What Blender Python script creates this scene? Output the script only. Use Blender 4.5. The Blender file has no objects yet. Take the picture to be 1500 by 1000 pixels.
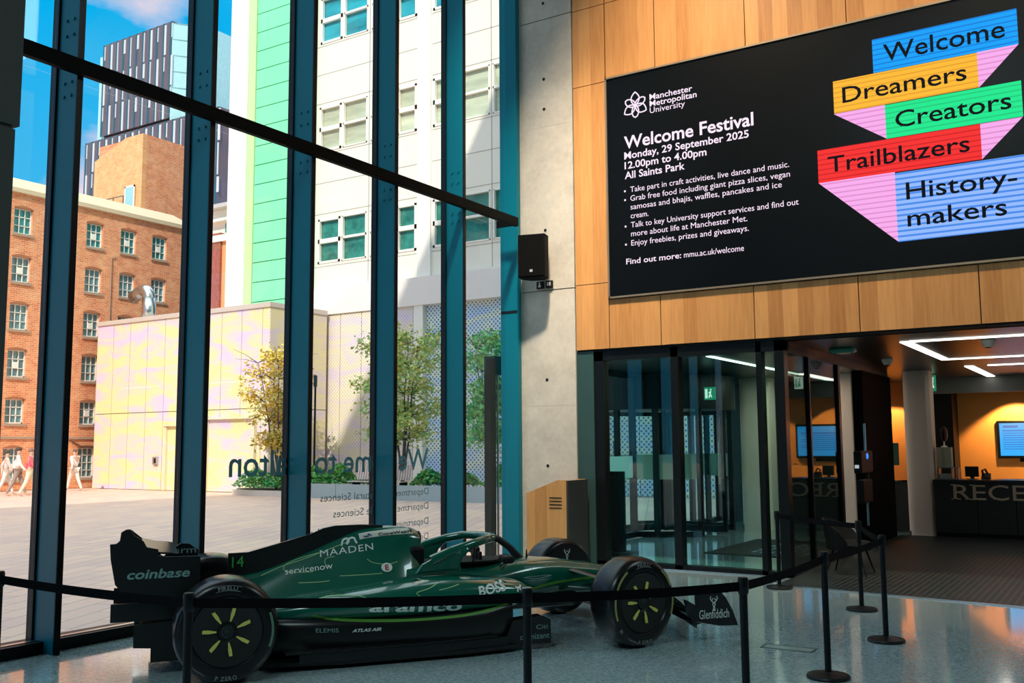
import bpy, bmesh, math, random
from mathutils import Vector, Matrix, noise
from mathutils.bvhtree import BVHTree

S = bpy.context.scene
COL = S.collection
RND = random.Random(7)

# ------------------------------------------------------------------ camera
def camera():
    y, p, r = math.radians(32.4), math.radians(6.13), math.radians(-0.4)
    f = Vector((math.cos(p) * math.cos(y), math.cos(p) * math.sin(y), math.sin(p)))
    rt = Vector((math.sin(y), -math.cos(y), 0.0))
    up = rt.cross(f)
    c, s = math.cos(r), math.sin(r)
    R, U = rt * c + up * s, up * c - rt * s
    cam = bpy.data.cameras.new('camera')
    cam.sensor_width = 36.0
    cam.lens = 36.0 * 1427.0 / 1500.0
    cam.clip_end = 600
    o = bpy.data.objects.new('camera', cam)
    m = Matrix((R, U, -f)).transposed().to_4x4()
    m.translation = Vector((0, 0, 1.63))
    o.matrix_world = m
    COL.objects.link(o)
    S.camera = o
camera()

# ------------------------------------------------------------------ view, world, sun
S.view_settings.view_transform = 'Standard'
S.view_settings.look = 'None'
S.view_settings.gamma = 1.0
S.view_settings.use_curve_mapping = False
S.view_settings.exposure = 0.0
S.cycles.max_bounces = 10
S.cycles.transparent_max_bounces = 24
S.cycles.sample_clamp_indirect = 4.0
S.cycles.caustics_reflective = False
S.cycles.caustics_refractive = False

def world():
    w = bpy.data.worlds.new('sky'); S.world = w
    w.use_nodes = True
    nt = w.node_tree; N = nt.nodes; L = nt.links
    N.clear()
    out = N.new('ShaderNodeOutputWorld'); bg = N.new('ShaderNodeBackground')
    tc = N.new('ShaderNodeTexCoord'); sep = N.new('ShaderNodeSeparateXYZ')
    L.new(tc.outputs['Generated'], sep.inputs[0])
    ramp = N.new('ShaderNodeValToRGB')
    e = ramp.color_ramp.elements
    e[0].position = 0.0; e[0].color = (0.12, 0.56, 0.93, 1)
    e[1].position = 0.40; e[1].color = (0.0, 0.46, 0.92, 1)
    for pos, c in ((0.56, (0.05, 0.52, 0.95, 1)), (0.74, (1.75, 2.15, 2.3, 1))):  # zenith brightened above the view as added fill for plaza and room
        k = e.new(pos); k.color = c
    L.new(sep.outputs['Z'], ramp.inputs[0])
    mp = N.new('ShaderNodeMapping'); mp.inputs['Scale'].default_value = (1, 1, 1.9)
    mp.inputs['Location'].default_value = (1.62, 0.35, 0.55)
    L.new(tc.outputs['Generated'], mp.inputs[0])
    no = N.new('ShaderNodeTexNoise'); no.inputs['Scale'].default_value = 3.4
    no.inputs['Detail'].default_value = 9; no.inputs['Roughness'].default_value = 0.56
    L.new(mp.outputs[0], no.inputs['Vector'])
    cr = N.new('ShaderNodeValToRGB')
    cr.color_ramp.elements[0].position = 0.47; cr.color_ramp.elements[1].position = 0.60
    acc = no.outputs['Fac']
    for d, rad, amt in (((0.645, 0.709, 0.285), 0.10, 0.16), ((0.60, 0.78, 0.22), 0.13, 0.14), ((0.50, 0.84, 0.19), 0.16, 0.12), ((0.70, 0.66, 0.235), 0.09, 0.16), ((0.52, 0.80, 0.31), 0.12, -0.14), ((0.68, 0.64, 0.36), 0.14, -0.16), ((0.62, 0.68, 0.38), 0.12, -0.12)):
        v = Vector(d).normalized()
        dt = N.new('ShaderNodeVectorMath'); dt.operation = 'DOT_PRODUCT'; dt.inputs[1].default_value = v
        L.new(tc.outputs['Generated'], dt.inputs[0])
        mr = N.new('ShaderNodeMapRange'); mr.interpolation_type = 'SMOOTHSTEP'
        mr.inputs[1].default_value = math.cos(rad); mr.inputs[2].default_value = 1.0; mr.inputs[3].default_value = 0.0; mr.inputs[4].default_value = amt
        L.new(dt.outputs['Value'], mr.inputs[0])
        ad = N.new('ShaderNodeMath'); ad.operation = 'ADD'; L.new(acc, ad.inputs[0]); L.new(mr.outputs[0], ad.inputs[1]); acc = ad.outputs[0]
    L.new(acc, cr.inputs[0])
    mx = N.new('ShaderNodeMix'); mx.data_type = 'RGBA'
    L.new(cr.outputs[0], mx.inputs[0]); L.new(ramp.outputs[0], mx.inputs[6])
    mx.inputs[7].default_value = (0.86, 0.74, 0.84, 1)
    mask = N.new('ShaderNodeMath'); mask.operation = 'LESS_THAN'; mask.inputs[1].default_value = 0.6
    L.new(sep.outputs['Z'], mask.inputs[0])
    fm = N.new('ShaderNodeMath'); fm.operation = 'MULTIPLY'
    L.new(cr.outputs[0], fm.inputs[0]); L.new(mask.outputs[0], fm.inputs[1]); L.new(fm.outputs[0], mx.inputs[0])
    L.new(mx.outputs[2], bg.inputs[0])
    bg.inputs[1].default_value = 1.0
    L.new(bg.outputs[0], out.inputs[0])
world()

def sun():
    l = bpy.data.lights.new('sun', 'SUN'); l.energy = 3.6; l.angle = 0.009
    l.color = (1.0, 0.93, 0.80)
    o = bpy.data.objects.new('sun', l)
    o.rotation_euler = Vector((1.2, 0.56, -1.0)).to_track_quat('-Z', 'Y').to_euler()
    o.location = (-20, -10, 60)
    COL.objects.link(o)
sun()

def area(name, loc, target, size, power, color, sy=None, spread=None):
    l = bpy.data.lights.new(name, 'AREA'); l.energy = power; l.color = color
    l.size = size
    if sy: l.shape = 'RECTANGLE'; l.size_y = sy
    if spread: l.spread = math.radians(spread)
    o = bpy.data.objects.new(name, l); o.location = loc
    o.rotation_euler = (Vector(target) - Vector(loc)).to_track_quat('-Z', 'Y').to_euler()
    COL.objects.link(o)
    return o
# lamps under the atrium ceiling, aimed at the timber wall
area('ceiling_lamp', (8.6, 4.8, 10.7), (12.03, 4.6, 5.2), 0.5, 98, (1.0, 0.79, 0.56), spread=62)
area('ceiling_lamp', (8.6, 1.2, 10.7), (12.03, 1.0, 5.2), 0.5, 66, (1.0, 0.79, 0.56), spread=62)
area('ceiling_lamp', (8.2, 5.2, 10.7), (12.0, 6.9, 3.2), 0.4, 64, (1.0, 0.88, 0.72), spread=40)
# unseen fill panels added overhead to brighten the car and floor
area('fill_panel', (-4.0, 3.2, 10.8), (-3.0, 3.2, 0), 4.0, 480, (0.74, 0.97, 1.0), sy=4.0)
area('fill_panel', (9.6, -4.4, 10.8), (8.6, -2.4, 0), 4.0, 420, (0.74, 0.97, 1.0), sy=4.0)

# ------------------------------------------------------------------ materials
MATS = {}
def mat(name, col, rough=0.5, metal=0.0, var=0.08, scale=6.0, bump=0.0, spec=0.5, coat=0.0, emit=0.0, stretch=None):
    """one-colour principled surface with a little noise in its tone"""
    if name in MATS: return MATS[name]
    m = bpy.data.materials.new(name); m.use_nodes = True
    nt = m.node_tree; N = nt.nodes; L = nt.links
    b = N['Principled BSDF']
    b.inputs['Roughness'].default_value = rough
    b.inputs['Metallic'].default_value = metal
    b.inputs['Specular IOR Level'].default_value = spec
    b.inputs['Coat Weight'].default_value = coat
    b.inputs['Coat Roughness'].default_value = 0.04
    tc = N.new('ShaderNodeTexCoord')
    src = tc.outputs['Object']
    if stretch:
        mp = N.new('ShaderNodeMapping'); mp.inputs['Scale'].default_value = stretch
        L.new(src, mp.inputs[0]); src = mp.outputs[0]
    no = N.new('ShaderNodeTexNoise'); no.inputs['Scale'].default_value = scale
    no.inputs['Detail'].default_value = 4
    L.new(src, no.inputs['Vector'])
    mx = N.new('ShaderNodeMix'); mx.data_type = 'RGBA'
    c = Vector(col[:3])
    mx.inputs[6].default_value = (*(c * (1 - var)), 1); mx.inputs[7].default_value = (*[min(1, v) for v in c * (1 + var)], 1)
    L.new(no.outputs['Fac'], mx.inputs[0])
    L.new(mx.outputs[2], b.inputs['Base Color'])
    if emit:
        L.new(mx.outputs[2], b.inputs['Emission Color']); b.inputs['Emission Strength'].default_value = emit
    if bump:
        bp = N.new('ShaderNodeBump'); bp.inputs['Strength'].default_value = bump; bp.inputs['Distance'].default_value = 0.02
        L.new(no.outputs['Fac'], bp.inputs['Height']); L.new(bp.outputs[0], b.inputs['Normal'])
    MATS[name] = m
    return m

def nodes(name):
    m = bpy.data.materials.new(name); m.use_nodes = True
    MATS[name] = m
    return m, m.node_tree.nodes, m.node_tree.links, m.node_tree.nodes['Principled BSDF']

def mixc(N, L, fac, a, b):
    x = N.new('ShaderNodeMix'); x.data_type = 'RGBA'
    for sock, v in ((0, fac), (6, a), (7, b)):
        if hasattr(v, 'links'): L.new(v, x.inputs[sock])
        elif sock == 0: x.inputs[0].default_value = v
        else: x.inputs[sock].default_value = (*v, 1)
    return x.outputs[2]

def mth(N, L, op, a, b=None, c=None):
    x = N.new('ShaderNodeMath'); x.operation = op
    for i, v in enumerate((a, b, c)):
        if v is None: continue
        if hasattr(v, 'links'): L.new(v, x.inputs[i])
        else: x.inputs[i].default_value = v
    return x.outputs[0]

def ramp(N, L, src, *stops):
    x = N.new('ShaderNodeValToRGB'); e = x.color_ramp.elements
    while len(e) < len(stops): e.new(0.5)
    for k, (p, c) in zip(e, stops): k.position = p; k.color = (*c, 1)
    L.new(src, x.inputs[0])
    return x.outputs[0]

def tex(N, L, kind, scale, stretch=(1, 1, 1), coord='Object', **kw):
    tc = N.new('ShaderNodeTexCoord'); mp = N.new('ShaderNodeMapping'); mp.inputs['Scale'].default_value = stretch
    L.new(tc.outputs[coord], mp.inputs[0])
    t = N.new(kind); t.inputs['Scale'].default_value = scale
    for k, v in kw.items(): t.inputs[k.replace('_', ' ')].default_value = v
    L.new(mp.outputs[0], t.inputs['Vector'])
    return t

def sepxyz(N, L, coord='Object'):
    tc = N.new('ShaderNodeTexCoord'); s = N.new('ShaderNodeSeparateXYZ'); L.new(tc.outputs[coord], s.inputs[0])
    return s.outputs

def wood(name, light, dark, axis='Y', strip=0.19):
    m, N, L, b = nodes(name)
    o = sepxyz(N, L)
    k = mth(N, L, 'FLOOR', mth(N, L, 'DIVIDE', o[axis], strip))
    wn = N.new('ShaderNodeTexWhiteNoise'); wn.noise_dimensions = '1D'; L.new(k, wn.inputs['W'])
    g = tex(N, L, 'ShaderNodeTexNoise', 9, (3, 3, 0.25), Detail=6)
    fine = tex(N, L, 'ShaderNodeTexNoise', 60, (1, 1, 0.04), Detail=3)
    f = mth(N, L, 'ADD', mth(N, L, 'MULTIPLY', wn.outputs['Value'], 0.42), mth(N, L, 'ADD', mth(N, L, 'MULTIPLY', g.outputs['Fac'], 0.45), mth(N, L, 'MULTIPLY', fine.outputs['Fac'], 0.25)))
    L.new(ramp(N, L, f, (0.28, light), (0.85, dark)), b.inputs['Base Color'])
    b.inputs['Roughness'].default_value = 0.42
    b.inputs['Specular IOR Level'].default_value = 0.3
    return m
WOOD = wood('oak_veneer', (0.66, 0.33, 0.115), (0.40, 0.165, 0.045))

def concrete():
    m, N, L, b = nodes('cast_concrete')
    a = tex(N, L, 'ShaderNodeTexNoise', 1.6, Detail=8, Roughness=0.65)
    c = tex(N, L, 'ShaderNodeTexNoise', 14, Detail=5)
    f = mth(N, L, 'ADD', mth(N, L, 'MULTIPLY', a.outputs['Fac'], 0.75), mth(N, L, 'MULTIPLY', c.outputs['Fac'], 0.25))
    L.new(ramp(N, L, f, (0.32, (0.40, 0.36, 0.30)), (0.7, (0.62, 0.57, 0.48))), b.inputs['Base Color'])
    b.inputs['Roughness'].default_value = 0.7
    return m
CONC = concrete()

def terrazzo():
    m, N, L, b = nodes('terrazzo')
    v = tex(N, L, 'ShaderNodeTexVoronoi', 55)
    n = tex(N, L, 'ShaderNodeTexNoise', 0.8, Detail=4)
    base = mixc(N, L, n.outputs['Fac'], (0.38, 0.58, 0.62), (0.52, 0.66, 0.67))
    s = N.new('ShaderNodeSeparateColor'); L.new(v.outputs['Color'], s.inputs[0])
    chips = ramp(N, L, s.outputs[0], (0.25, (0.20, 0.34, 0.38)), (0.75, (0.72, 0.86, 0.86)))
    L.new(mixc(N, L, 0.38, base, chips), b.inputs['Base Color'])
    r = tex(N, L, 'ShaderNodeTexNoise', 22, Detail=3)
    L.new(mth(N, L, 'MULTIPLY_ADD', r.outputs['Fac'], 0.08, 0.10), b.inputs['Roughness'])
    b.inputs['Specular IOR Level'].default_value = 0.9
    b.inputs['Coat Weight'].default_value = 1.0; b.inputs['Coat IOR'].default_value = 1.7; b.inputs['Coat Roughness'].default_value = 0.07
    return m
TERR = terrazzo()

def glass(name, tint, f0=0.04):
    m = bpy.data.materials.new(name); m.use_nodes = True; MATS[name] = m
    nt = m.node_tree; N = nt.nodes; L = nt.links; N.clear()
    out = N.new('ShaderNodeOutputMaterial'); t = N.new('ShaderNodeBsdfTransparent'); t.inputs[0].default_value = (*tint, 1)
    g = N.new('ShaderNodeBsdfGlossy'); g.inputs['Roughness'].default_value = 0.0; g.inputs[0].default_value = (0.95, 0.98, 0.97, 1)
    lw = N.new('ShaderNodeLayerWeight'); lw.inputs[0].default_value = 0.5
    p = mth(N, L, 'POWER', lw.outputs['Facing'], 5.0)
    fac = mth(N, L, 'MULTIPLY_ADD', p, 0.9 - f0, f0)
    mx = N.new('ShaderNodeMixShader'); L.new(fac, mx.inputs[0]); L.new(t.outputs[0], mx.inputs[1]); L.new(g.outputs[0], mx.inputs[2])
    L.new(mx.outputs[0], out.inputs[0])
    return m
GLASS = glass('clear_glass', (0.985, 0.99, 0.985), 0.02)
TGLASS = glass('tinted_glass', (0.74, 0.98, 0.95), 0.035)
DGLASS = glass('dark_glass', (0.50, 0.62, 0.58), 0.10)

def film():
    m = bpy.data.materials.new('frosted_film'); m.use_nodes = True; MATS['frosted_film'] = m
    N = m.node_tree.nodes; L = m.node_tree.links; N.clear()
    out = N.new('ShaderNodeOutputMaterial'); t = N.new('ShaderNodeBsdfTransparent'); t.inputs[0].default_value = (0.75, 0.9, 0.86, 1)
    d = N.new('ShaderNodeBsdfTranslucent'); d.inputs[0].default_value = (0.6, 0.8, 0.74, 1)
    x = N.new('ShaderNodeMixShader'); x.inputs[0].default_value = 0.6
    L.new(t.outputs[0], x.inputs[1]); L.new(d.outputs[0], x.inputs[2]); L.new(x.outputs[0], out.inputs[0])
    return m
FILM = film()

def brick(name, c1, c2, mortar, axis):
    m, N, L, b = nodes(name)
    o = sepxyz(N, L)
    cb = N.new('ShaderNodeCombineXYZ'); L.new(o[axis], cb.inputs[0]); L.new(o['Z'], cb.inputs[1])
    t = N.new('ShaderNodeTexBrick'); L.new(cb.outputs[0], t.inputs['Vector'])
    t.inputs['Scale'].default_value = 1.0
    t.inputs['Brick Width'].default_value = 0.23; t.inputs['Row Height'].default_value = 0.08; t.inputs['Mortar Size'].default_value = 0.008
    t.inputs['Color1'].default_value = (*c1, 1); t.inputs['Color2'].default_value = (*c2, 1); t.inputs['Mortar'].default_value = (*mortar, 1)
    n = tex(N, L, 'ShaderNodeTexNoise', 2.2, Detail=8, Roughness=0.7)
    L.new(mixc(N, L, mth(N, L, 'MULTIPLY', ramp(N, L, n.outputs['Fac'], (0.42, (0, 0, 0)), (0.75, (1, 1, 1))), 0.55), t.outputs[0], (0.95, 0.62, 0.36)), b.inputs['Base Color'])
    b.inputs['Roughness'].default_value = 0.9
    return m
BRICK = brick('mill_brick', (0.80, 0.28, 0.115), (0.60, 0.165, 0.07), (0.86, 0.52, 0.34), 'X')
BRICKY = brick('stair_brick', (0.84, 0.38, 0.14), (0.70, 0.27, 0.09), (0.88, 0.58, 0.34), 'Y')

def perf(name, ca, cb_, hole, pitch, rad, axis, hue=0.9):
    """perforated sheet: offset rows of dark holes over two tones that paint its moire into the colour"""
    m, N, L, b = nodes(name)
    o = sepxyz(N, L)
    u = mth(N, L, 'DIVIDE', o[axis], pitch); v = mth(N, L, 'DIVIDE', o['Z'], pitch * 0.5)
    row = mth(N, L, 'FLOOR', v)
    off = mth(N, L, 'MULTIPLY', mth(N, L, 'MODULO', row, 2.0), 0.5)
    fu = mth(N, L, 'SUBTRACT', mth(N, L, 'FRACT', mth(N, L, 'ADD', u, off)), 0.5)
    fv = mth(N, L, 'MULTIPLY', mth(N, L, 'SUBTRACT', mth(N, L, 'FRACT', v), 0.5), 0.5)
    d = mth(N, L, 'SQRT', mth(N, L, 'ADD', mth(N, L, 'MULTIPLY', fu, fu), mth(N, L, 'MULTIPLY', fv, fv)))
    h = mth(N, L, 'LESS_THAN', d, rad)
    tc = N.new('ShaderNodeTexCoord'); mp = N.new('ShaderNodeMapping'); mp.inputs['Rotation'].default_value = (math.radians(32), math.radians(32), 0); mp.inputs['Scale'].default_value = (0.55, 0.55, 1.5)
    n = N.new('ShaderNodeTexNoise'); n.inputs['Scale'].default_value = 1.15; n.inputs['Detail'].default_value = 2; n.inputs['Distortion'].default_value = 0.8
    L.new(tc.outputs['Object'], mp.inputs[0]); L.new(mp.outputs[0], n.inputs['Vector'])
    col = ramp(N, L, n.outputs['Fac'], (0.40, ca), (0.66, cb_))
    L.new(mixc(N, L, mth(N, L, 'MULTIPLY', h, hue), col, hole), b.inputs['Base Color'])
    b.inputs['Roughness'].default_value = 0.6
    return m
PERF_Y = perf('perforated_cream_panel', (0.82, 0.76, 0.36), (0.72, 0.58, 0.84), (0.52, 0.48, 0.34), 0.13, 0.21, 'Y', 0.55)
PERF_X = perf('perforated_cream_panel_side', (0.78, 0.68, 0.38), (0.70, 0.58, 0.66), (0.48, 0.44, 0.34), 0.13, 0.21, 'X', 0.6)
PERF_C = perf('perforated_panel_lit', (0.86, 0.76, 0.56), (0.80, 0.66, 0.80), (0.46, 0.44, 0.44), 0.15, 0.21, 'Y', 0.6)  # ground-floor sheet with sunlit warmth put into its colour
PERF_B = perf('perforated_panel_shaded', (0.86, 0.88, 0.72), (0.55, 0.70, 0.95), (0.05, 0.16, 0.30), 0.17, 0.22, 'Y', 0.9)  # same ground-floor sheet with bluish shade put into its colour

def paving():
    m, N, L, b = nodes('plaza_paving')
    t = N.new('ShaderNodeTexBrick'); tc = N.new('ShaderNodeTexCoord'); mp = N.new('ShaderNodeMapping')
    mp.inputs['Rotation'].default_value = (0, 0, math.radians(-24))
    L.new(tc.outputs['Object'], mp.inputs[0]); L.new(mp.outputs[0], t.inputs['Vector'])
    t.inputs['Scale'].default_value = 1.0; t.inputs['Brick Width'].default_value = 0.9; t.inputs['Row Height'].default_value = 0.3
    t.inputs['Mortar Size'].default_value = 0.010
    t.inputs['Color1'].default_value = (0.86, 0.55, 0.45, 1); t.inputs['Color2'].default_value = (0.66, 0.42, 0.42, 1); t.inputs['Mortar'].default_value = (0.26, 0.20, 0.26, 1)
    n = tex(N, L, 'ShaderNodeTexNoise', 0.7, (1, 0.25, 1), Detail=5)
    L.new(mixc(N, L, mth(N, L, 'MULTIPLY', n.outputs['Fac'], 0.55), t.outputs[0], (0.92, 0.68, 0.46)), b.inputs['Base Color'])
    b.inputs['Roughness'].default_value = 0.55
    return m
PAVE = paving()

def stripes(name, a, b_, pitch, axis='Z', duty=0.5, emit=0.0, rough=0.6):
    m, N, L, b = nodes(name)
    o = sepxyz(N, L)
    f = mth(N, L, 'GREATER_THAN', mth(N, L, 'FRACT', mth(N, L, 'DIVIDE', o[axis], pitch)), duty)
    c = mixc(N, L, f, a, b_)
    L.new(c, b.inputs['Base Color']); b.inputs['Roughness'].default_value = rough
    if emit:
        L.new(c, b.inputs['Emission Color']); b.inputs['Emission Strength'].default_value = emit
        b.inputs['Base Color'].links and L.remove(b.inputs['Base Color'].links[0]); b.inputs['Base Color'].default_value = (0.006, 0.006, 0.006, 1); b.inputs['Specular IOR Level'].default_value = 0.05
    return m

def glow(name, col, s):
    m, N, L, b = nodes(name)
    n = tex(N, L, 'ShaderNodeTexNoise', 3)
    c = mixc(N, L, n.outputs['Fac'], tuple(v * 0.95 for v in col), tuple(min(1, v * 1.03) for v in col))
    b.inputs['Base Color'].default_value = (0.02, 0.02, 0.02, 1)
    L.new(c, b.inputs['Emission Color']); b.inputs['Emission Strength'].default_value = s
    return m

STEEL = mat('blue_grey_steel', (0.0, 0.145, 0.20), 0.32, 0.0, 0.06, 2.0, spec=0.25)
BLACK = mat('black_frame', (0.005, 0.007, 0.008), 0.35, var=0.15, spec=0.2)
BLACKM = mat('matt_black', (0.007, 0.008, 0.008), 0.55, var=0.15, spec=0.2)
DARKCEIL = mat('charcoal_ceiling', (0.010, 0.013, 0.014), 0.3, var=0.15, spec=0.35)
CHAR = mat('charcoal_panel', (0.022, 0.024, 0.024), 0.4, var=0.2, stretch=(1, 8, 0.5))
WHITEP = mat('white_cladding', (0.86, 0.81, 0.70), 0.6, var=0.03)
WHITEF = mat('white_frame', (0.90, 0.87, 0.80), 0.5, var=0.02)
GREEN = mat('green_panel', (0.24, 0.80, 0.45), 0.45, var=0.10, scale=0.6)
GREENF = mat('green_frame', (0.56, 0.76, 0.38), 0.5, var=0.03)
STONE = mat('parapet_stone', (0.66, 0.53, 0.36), 0.85, var=0.12, scale=1.5)
SILL = mat('stone_sill', (0.42, 0.30, 0.22), 0.8, var=0.1)
METAL = mat('brushed_steel', (0.62, 0.64, 0.64), 0.25, 1.0, 0.06)
GREYW = mat('grey_planter_stone', (0.42, 0.50, 0.50), 0.7, var=0.08)
PLASTER = mat('pale_plaster', (0.74, 0.62, 0.52), 0.75, var=0.05)
WOODB = mat('bench_timber', (0.70, 0.56, 0.50), 0.6, var=0.1, stretch=(1, 1, 1))

# ------------------------------------------------------------------ building blocks
def wm(o):
    m = o.matrix_basis.copy()
    return wm(o.parent) @ m if o.parent else m

class MB:
    def __init__(s): s.bm = bmesh.new()
    def box(s, x0, x1, y0, y1, z0, z1):
        v = [s.bm.verts.new((x, y, z)) for x in (x0, x1) for y in (y0, y1) for z in (z0, z1)]
        for f in ((0, 1, 3, 2), (4, 6, 7, 5), (0, 4, 5, 1), (2, 3, 7, 6), (0, 2, 6, 4), (1, 5, 7, 3)):
            s.bm.faces.new([v[i] for i in f])
        return s
    def obox(s, c, u, v, w):
        """box about c with half vectors u v w"""
        c, u, v, w = map(Vector, (c, u, v, w))
        q = [s.bm.verts.new(c + u * a + v * b + w * d) for a in (-1, 1) for b in (-1, 1) for d in (-1, 1)]
        for f in ((0, 1, 3, 2), (4, 6, 7, 5), (0, 4, 5, 1), (2, 3, 7, 6), (0, 2, 6, 4), (1, 5, 7, 3)):
            s.bm.faces.new([q[i] for i in f])
        return s
    def prism(s, pts, axis, a, b):
        """outline pts (two coords) pushed along axis from a to b"""
        def P(p, t):
            return {'x': (t, p[0], p[1]), 'y': (p[0], t, p[1]), 'z': (p[0], p[1], t)}[axis]
        A = [s.bm.verts.new(P(p, a)) for p in pts]; B = [s.bm.verts.new(P(p, b)) for p in pts]
        n = len(pts)
        s.bm.faces.new(A); s.bm.faces.new(B[::-1])
        for i in range(n): s.bm.faces.new((A[i], B[i], B[(i + 1) % n], A[(i + 1) % n]))
        return s
    def loft(s, rings, cap=True, close=True):
        R = [[s.bm.verts.new(p) for p in r] for r in rings]
        n = len(R[0])
        for a, b in zip(R, R[1:]):
            for i in range(n if close else n - 1):
                j = (i + 1) % n
                s.bm.faces.new((a[i], a[j], b[j], b[i]))
        if cap and close:
            s.bm.faces.new(R[0][::-1]); s.bm.faces.new(R[-1])
        return s
    def tube(s, pts, r, n=8, cap=True):
        pts = [Vector(p) for p in pts]
        rs = r if isinstance(r, (list, tuple)) else [r] * len(pts)
        rings = []; up = None
        for i, p in enumerate(pts):
            d = (pts[min(i + 1, len(pts) - 1)] - pts[max(i - 1, 0)]).normalized()
            if up is None: up = d.orthogonal().normalized()
            up = (up - d * up.dot(d)).normalized() if (up - d * up.dot(d)).length > 1e-6 else d.orthogonal().normalized()
            w = d.cross(up)
            rings.append([p + (up * math.cos(2 * math.pi * k / n) + w * math.sin(2 * math.pi * k / n)) * rs[i] for k in range(n)])
        return s.loft(rings, cap)
    def lathe(s, prof, c=(0, 0, 0), axis='z', n=32, cap=True):
        """profile of (radius, height)"""
        rings = []
        for r, h in prof:
            ring = []
            for k in range(n):
                a = 2 * math.pi * k / n
                p = {'z': (r * math.cos(a), r * math.sin(a), h), 'y': (r * math.cos(a), h, r * math.sin(a)), 'x': (h, r * math.cos(a), r * math.sin(a))}[axis]
                ring.append(Vector(p) + Vector(c))
            rings.append(ring)
        return s.loft(rings, cap)
    def ball(s, c, r, n=12):
        r = r if isinstance(r, (tuple, list)) else (r, r, r)
        rings = []
        for i in range(1, n // 2 + 1):
            t = math.pi * i / (n // 2 + 1)
            rings.append([(c[0] + r[0] * math.sin(t) * math.cos(2 * math.pi * k / n), c[1] + r[1] * math.sin(t) * math.sin(2 * math.pi * k / n), c[2] + r[2] * math.cos(t)) for k in range(n)])
        return s.loft(rings)
    def quad(s, *p):
        s.bm.faces.new([s.bm.verts.new(q) for q in p]); return s
    def build(s, name, m, parent=None, smooth=False, local=False, bevel=0.0, label=None):
        bm = s.bm
        if parent and not local:
            bm.transform(wm(parent).inverted())
        bmesh.ops.recalc_face_normals(bm, faces=bm.faces)
        me = bpy.data.meshes.new(name); bm.to_mesh(me); bm.free()
        if smooth:
            for p in me.polygons: p.use_smooth = True
            if smooth != 1: me.set_sharp_from_angle(angle=math.radians(smooth))
        me.materials.append(m)
        o = bpy.data.objects.new(name, me); COL.objects.link(o)
        if parent: o.parent = parent
        if bevel:
            b = o.modifiers.new('bevel', 'BEVEL'); b.width = bevel; b.segments = 2; b.limit_method = 'ANGLE'
        if label: o['label'] = label
        return o

def empty(name, loc=(0, 0, 0), rz=0.0, parent=None):
    o = bpy.data.objects.new(name, None); o.location = loc; o.rotation_euler = (0, 0, rz); COL.objects.link(o)
    o.empty_display_size = 0.2
    if parent: o.parent = parent
    return o
def tag(o, label, cat, group=None):
    o['label'] = label; o['category'] = cat
    if group: o['group'] = group
    return o
def thing(name, label, cat, loc=(0, 0, 0), rz=0.0, group=None): return tag(empty(name, loc, rz), label, cat, group)
def struct(o):
    o['kind'] = 'structure'; return o

def children(o): return [c for c in bpy.data.objects if c.parent == o]
def copy_tree(o, parent=None):
    c = o.copy(); COL.objects.link(c); c.parent = parent
    for ch in children(o): copy_tree(ch, c)
    return c

_TXT = {}
def text_mesh(s, bold=0.0, shear=0.0, spacing=1.0):
    """flat letters as a bmesh; x along the writing, y up, baseline at 0; returns bmesh and bounds"""
    cu = bpy.data.curves.new('t', 'FONT'); cu.body = s; cu.size = 1.0; cu.offset = bold; cu.shear = shear
    cu.space_character = spacing; cu.resolution_u = 3; cu.fill_mode = 'FRONT'
    ob = bpy.data.objects.new('t', cu)
    me = bpy.data.meshes.new_from_object(ob)
    bm = bmesh.new(); bm.from_mesh(me)
    bpy.data.objects.remove(ob); bpy.data.curves.remove(cu); bpy.data.meshes.remove(me)
    xs = [v.co.x for v in bm.verts]; ys = [v.co.y for v in bm.verts]
    return bm, (min(xs), max(xs), min(ys), max(ys))

def lettering(s, name, m, parent, o, right, up, width=None, cap=None, bold=0.0, shear=0.0, spacing=1.0, thick=0.004, local=False):
    """letters with the start of the baseline at o; cap = height of a capital; width = whole width; one mesh for each word"""
    bm, (x0, x1, y0, y1) = text_mesh(s, bold, shear, spacing)
    right, up, o = Vector(right), Vector(up), Vector(o)
    sy = (cap / 0.70) if cap else None
    sx = width / (x1 - x0) if width else sy
    if sy is None: sy = sx
    nrm = right.cross(up)
    # split where the gap between two letters is a word space
    isl = []; todo = set(bm.verts)
    while todo:
        st = [todo.pop()]; got = []
        while st:
            v = st.pop(); got.append(v)
            for e in v.link_edges:
                q = e.other_vert(v)
                if q in todo: todo.discard(q); st.append(q)
        isl.append((min(v.co.x for v in got), max(v.co.x for v in got), got))
    isl.sort(key=lambda t: t[0])
    words = []; end = None
    for a, b, got in isl:
        if end is None or a - end > 0.17: words.append([])
        words[-1] += got; end = b if end is None else max(end, b)
    out = None
    for w in words:
        nb = bmesh.new(); mp = {}
        for v in w: mp[v] = nb.verts.new(o + right * ((v.co.x - x0) * sx) + up * (v.co.y * sy))
        for f in {f for v in w for f in v.link_faces}: nb.faces.new([mp[v] for v in f.verts])
        if thick:
            r = bmesh.ops.extrude_face_region(nb, geom=nb.faces[:])
            for v in [g for g in r['geom'] if isinstance(g, bmesh.types.BMVert)]: v.co += nrm * thick
        b = MB(); b.bm.free(); b.bm = nb
        out = b.build(name, m, parent, local=local)
    bm.free()
    return out

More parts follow.
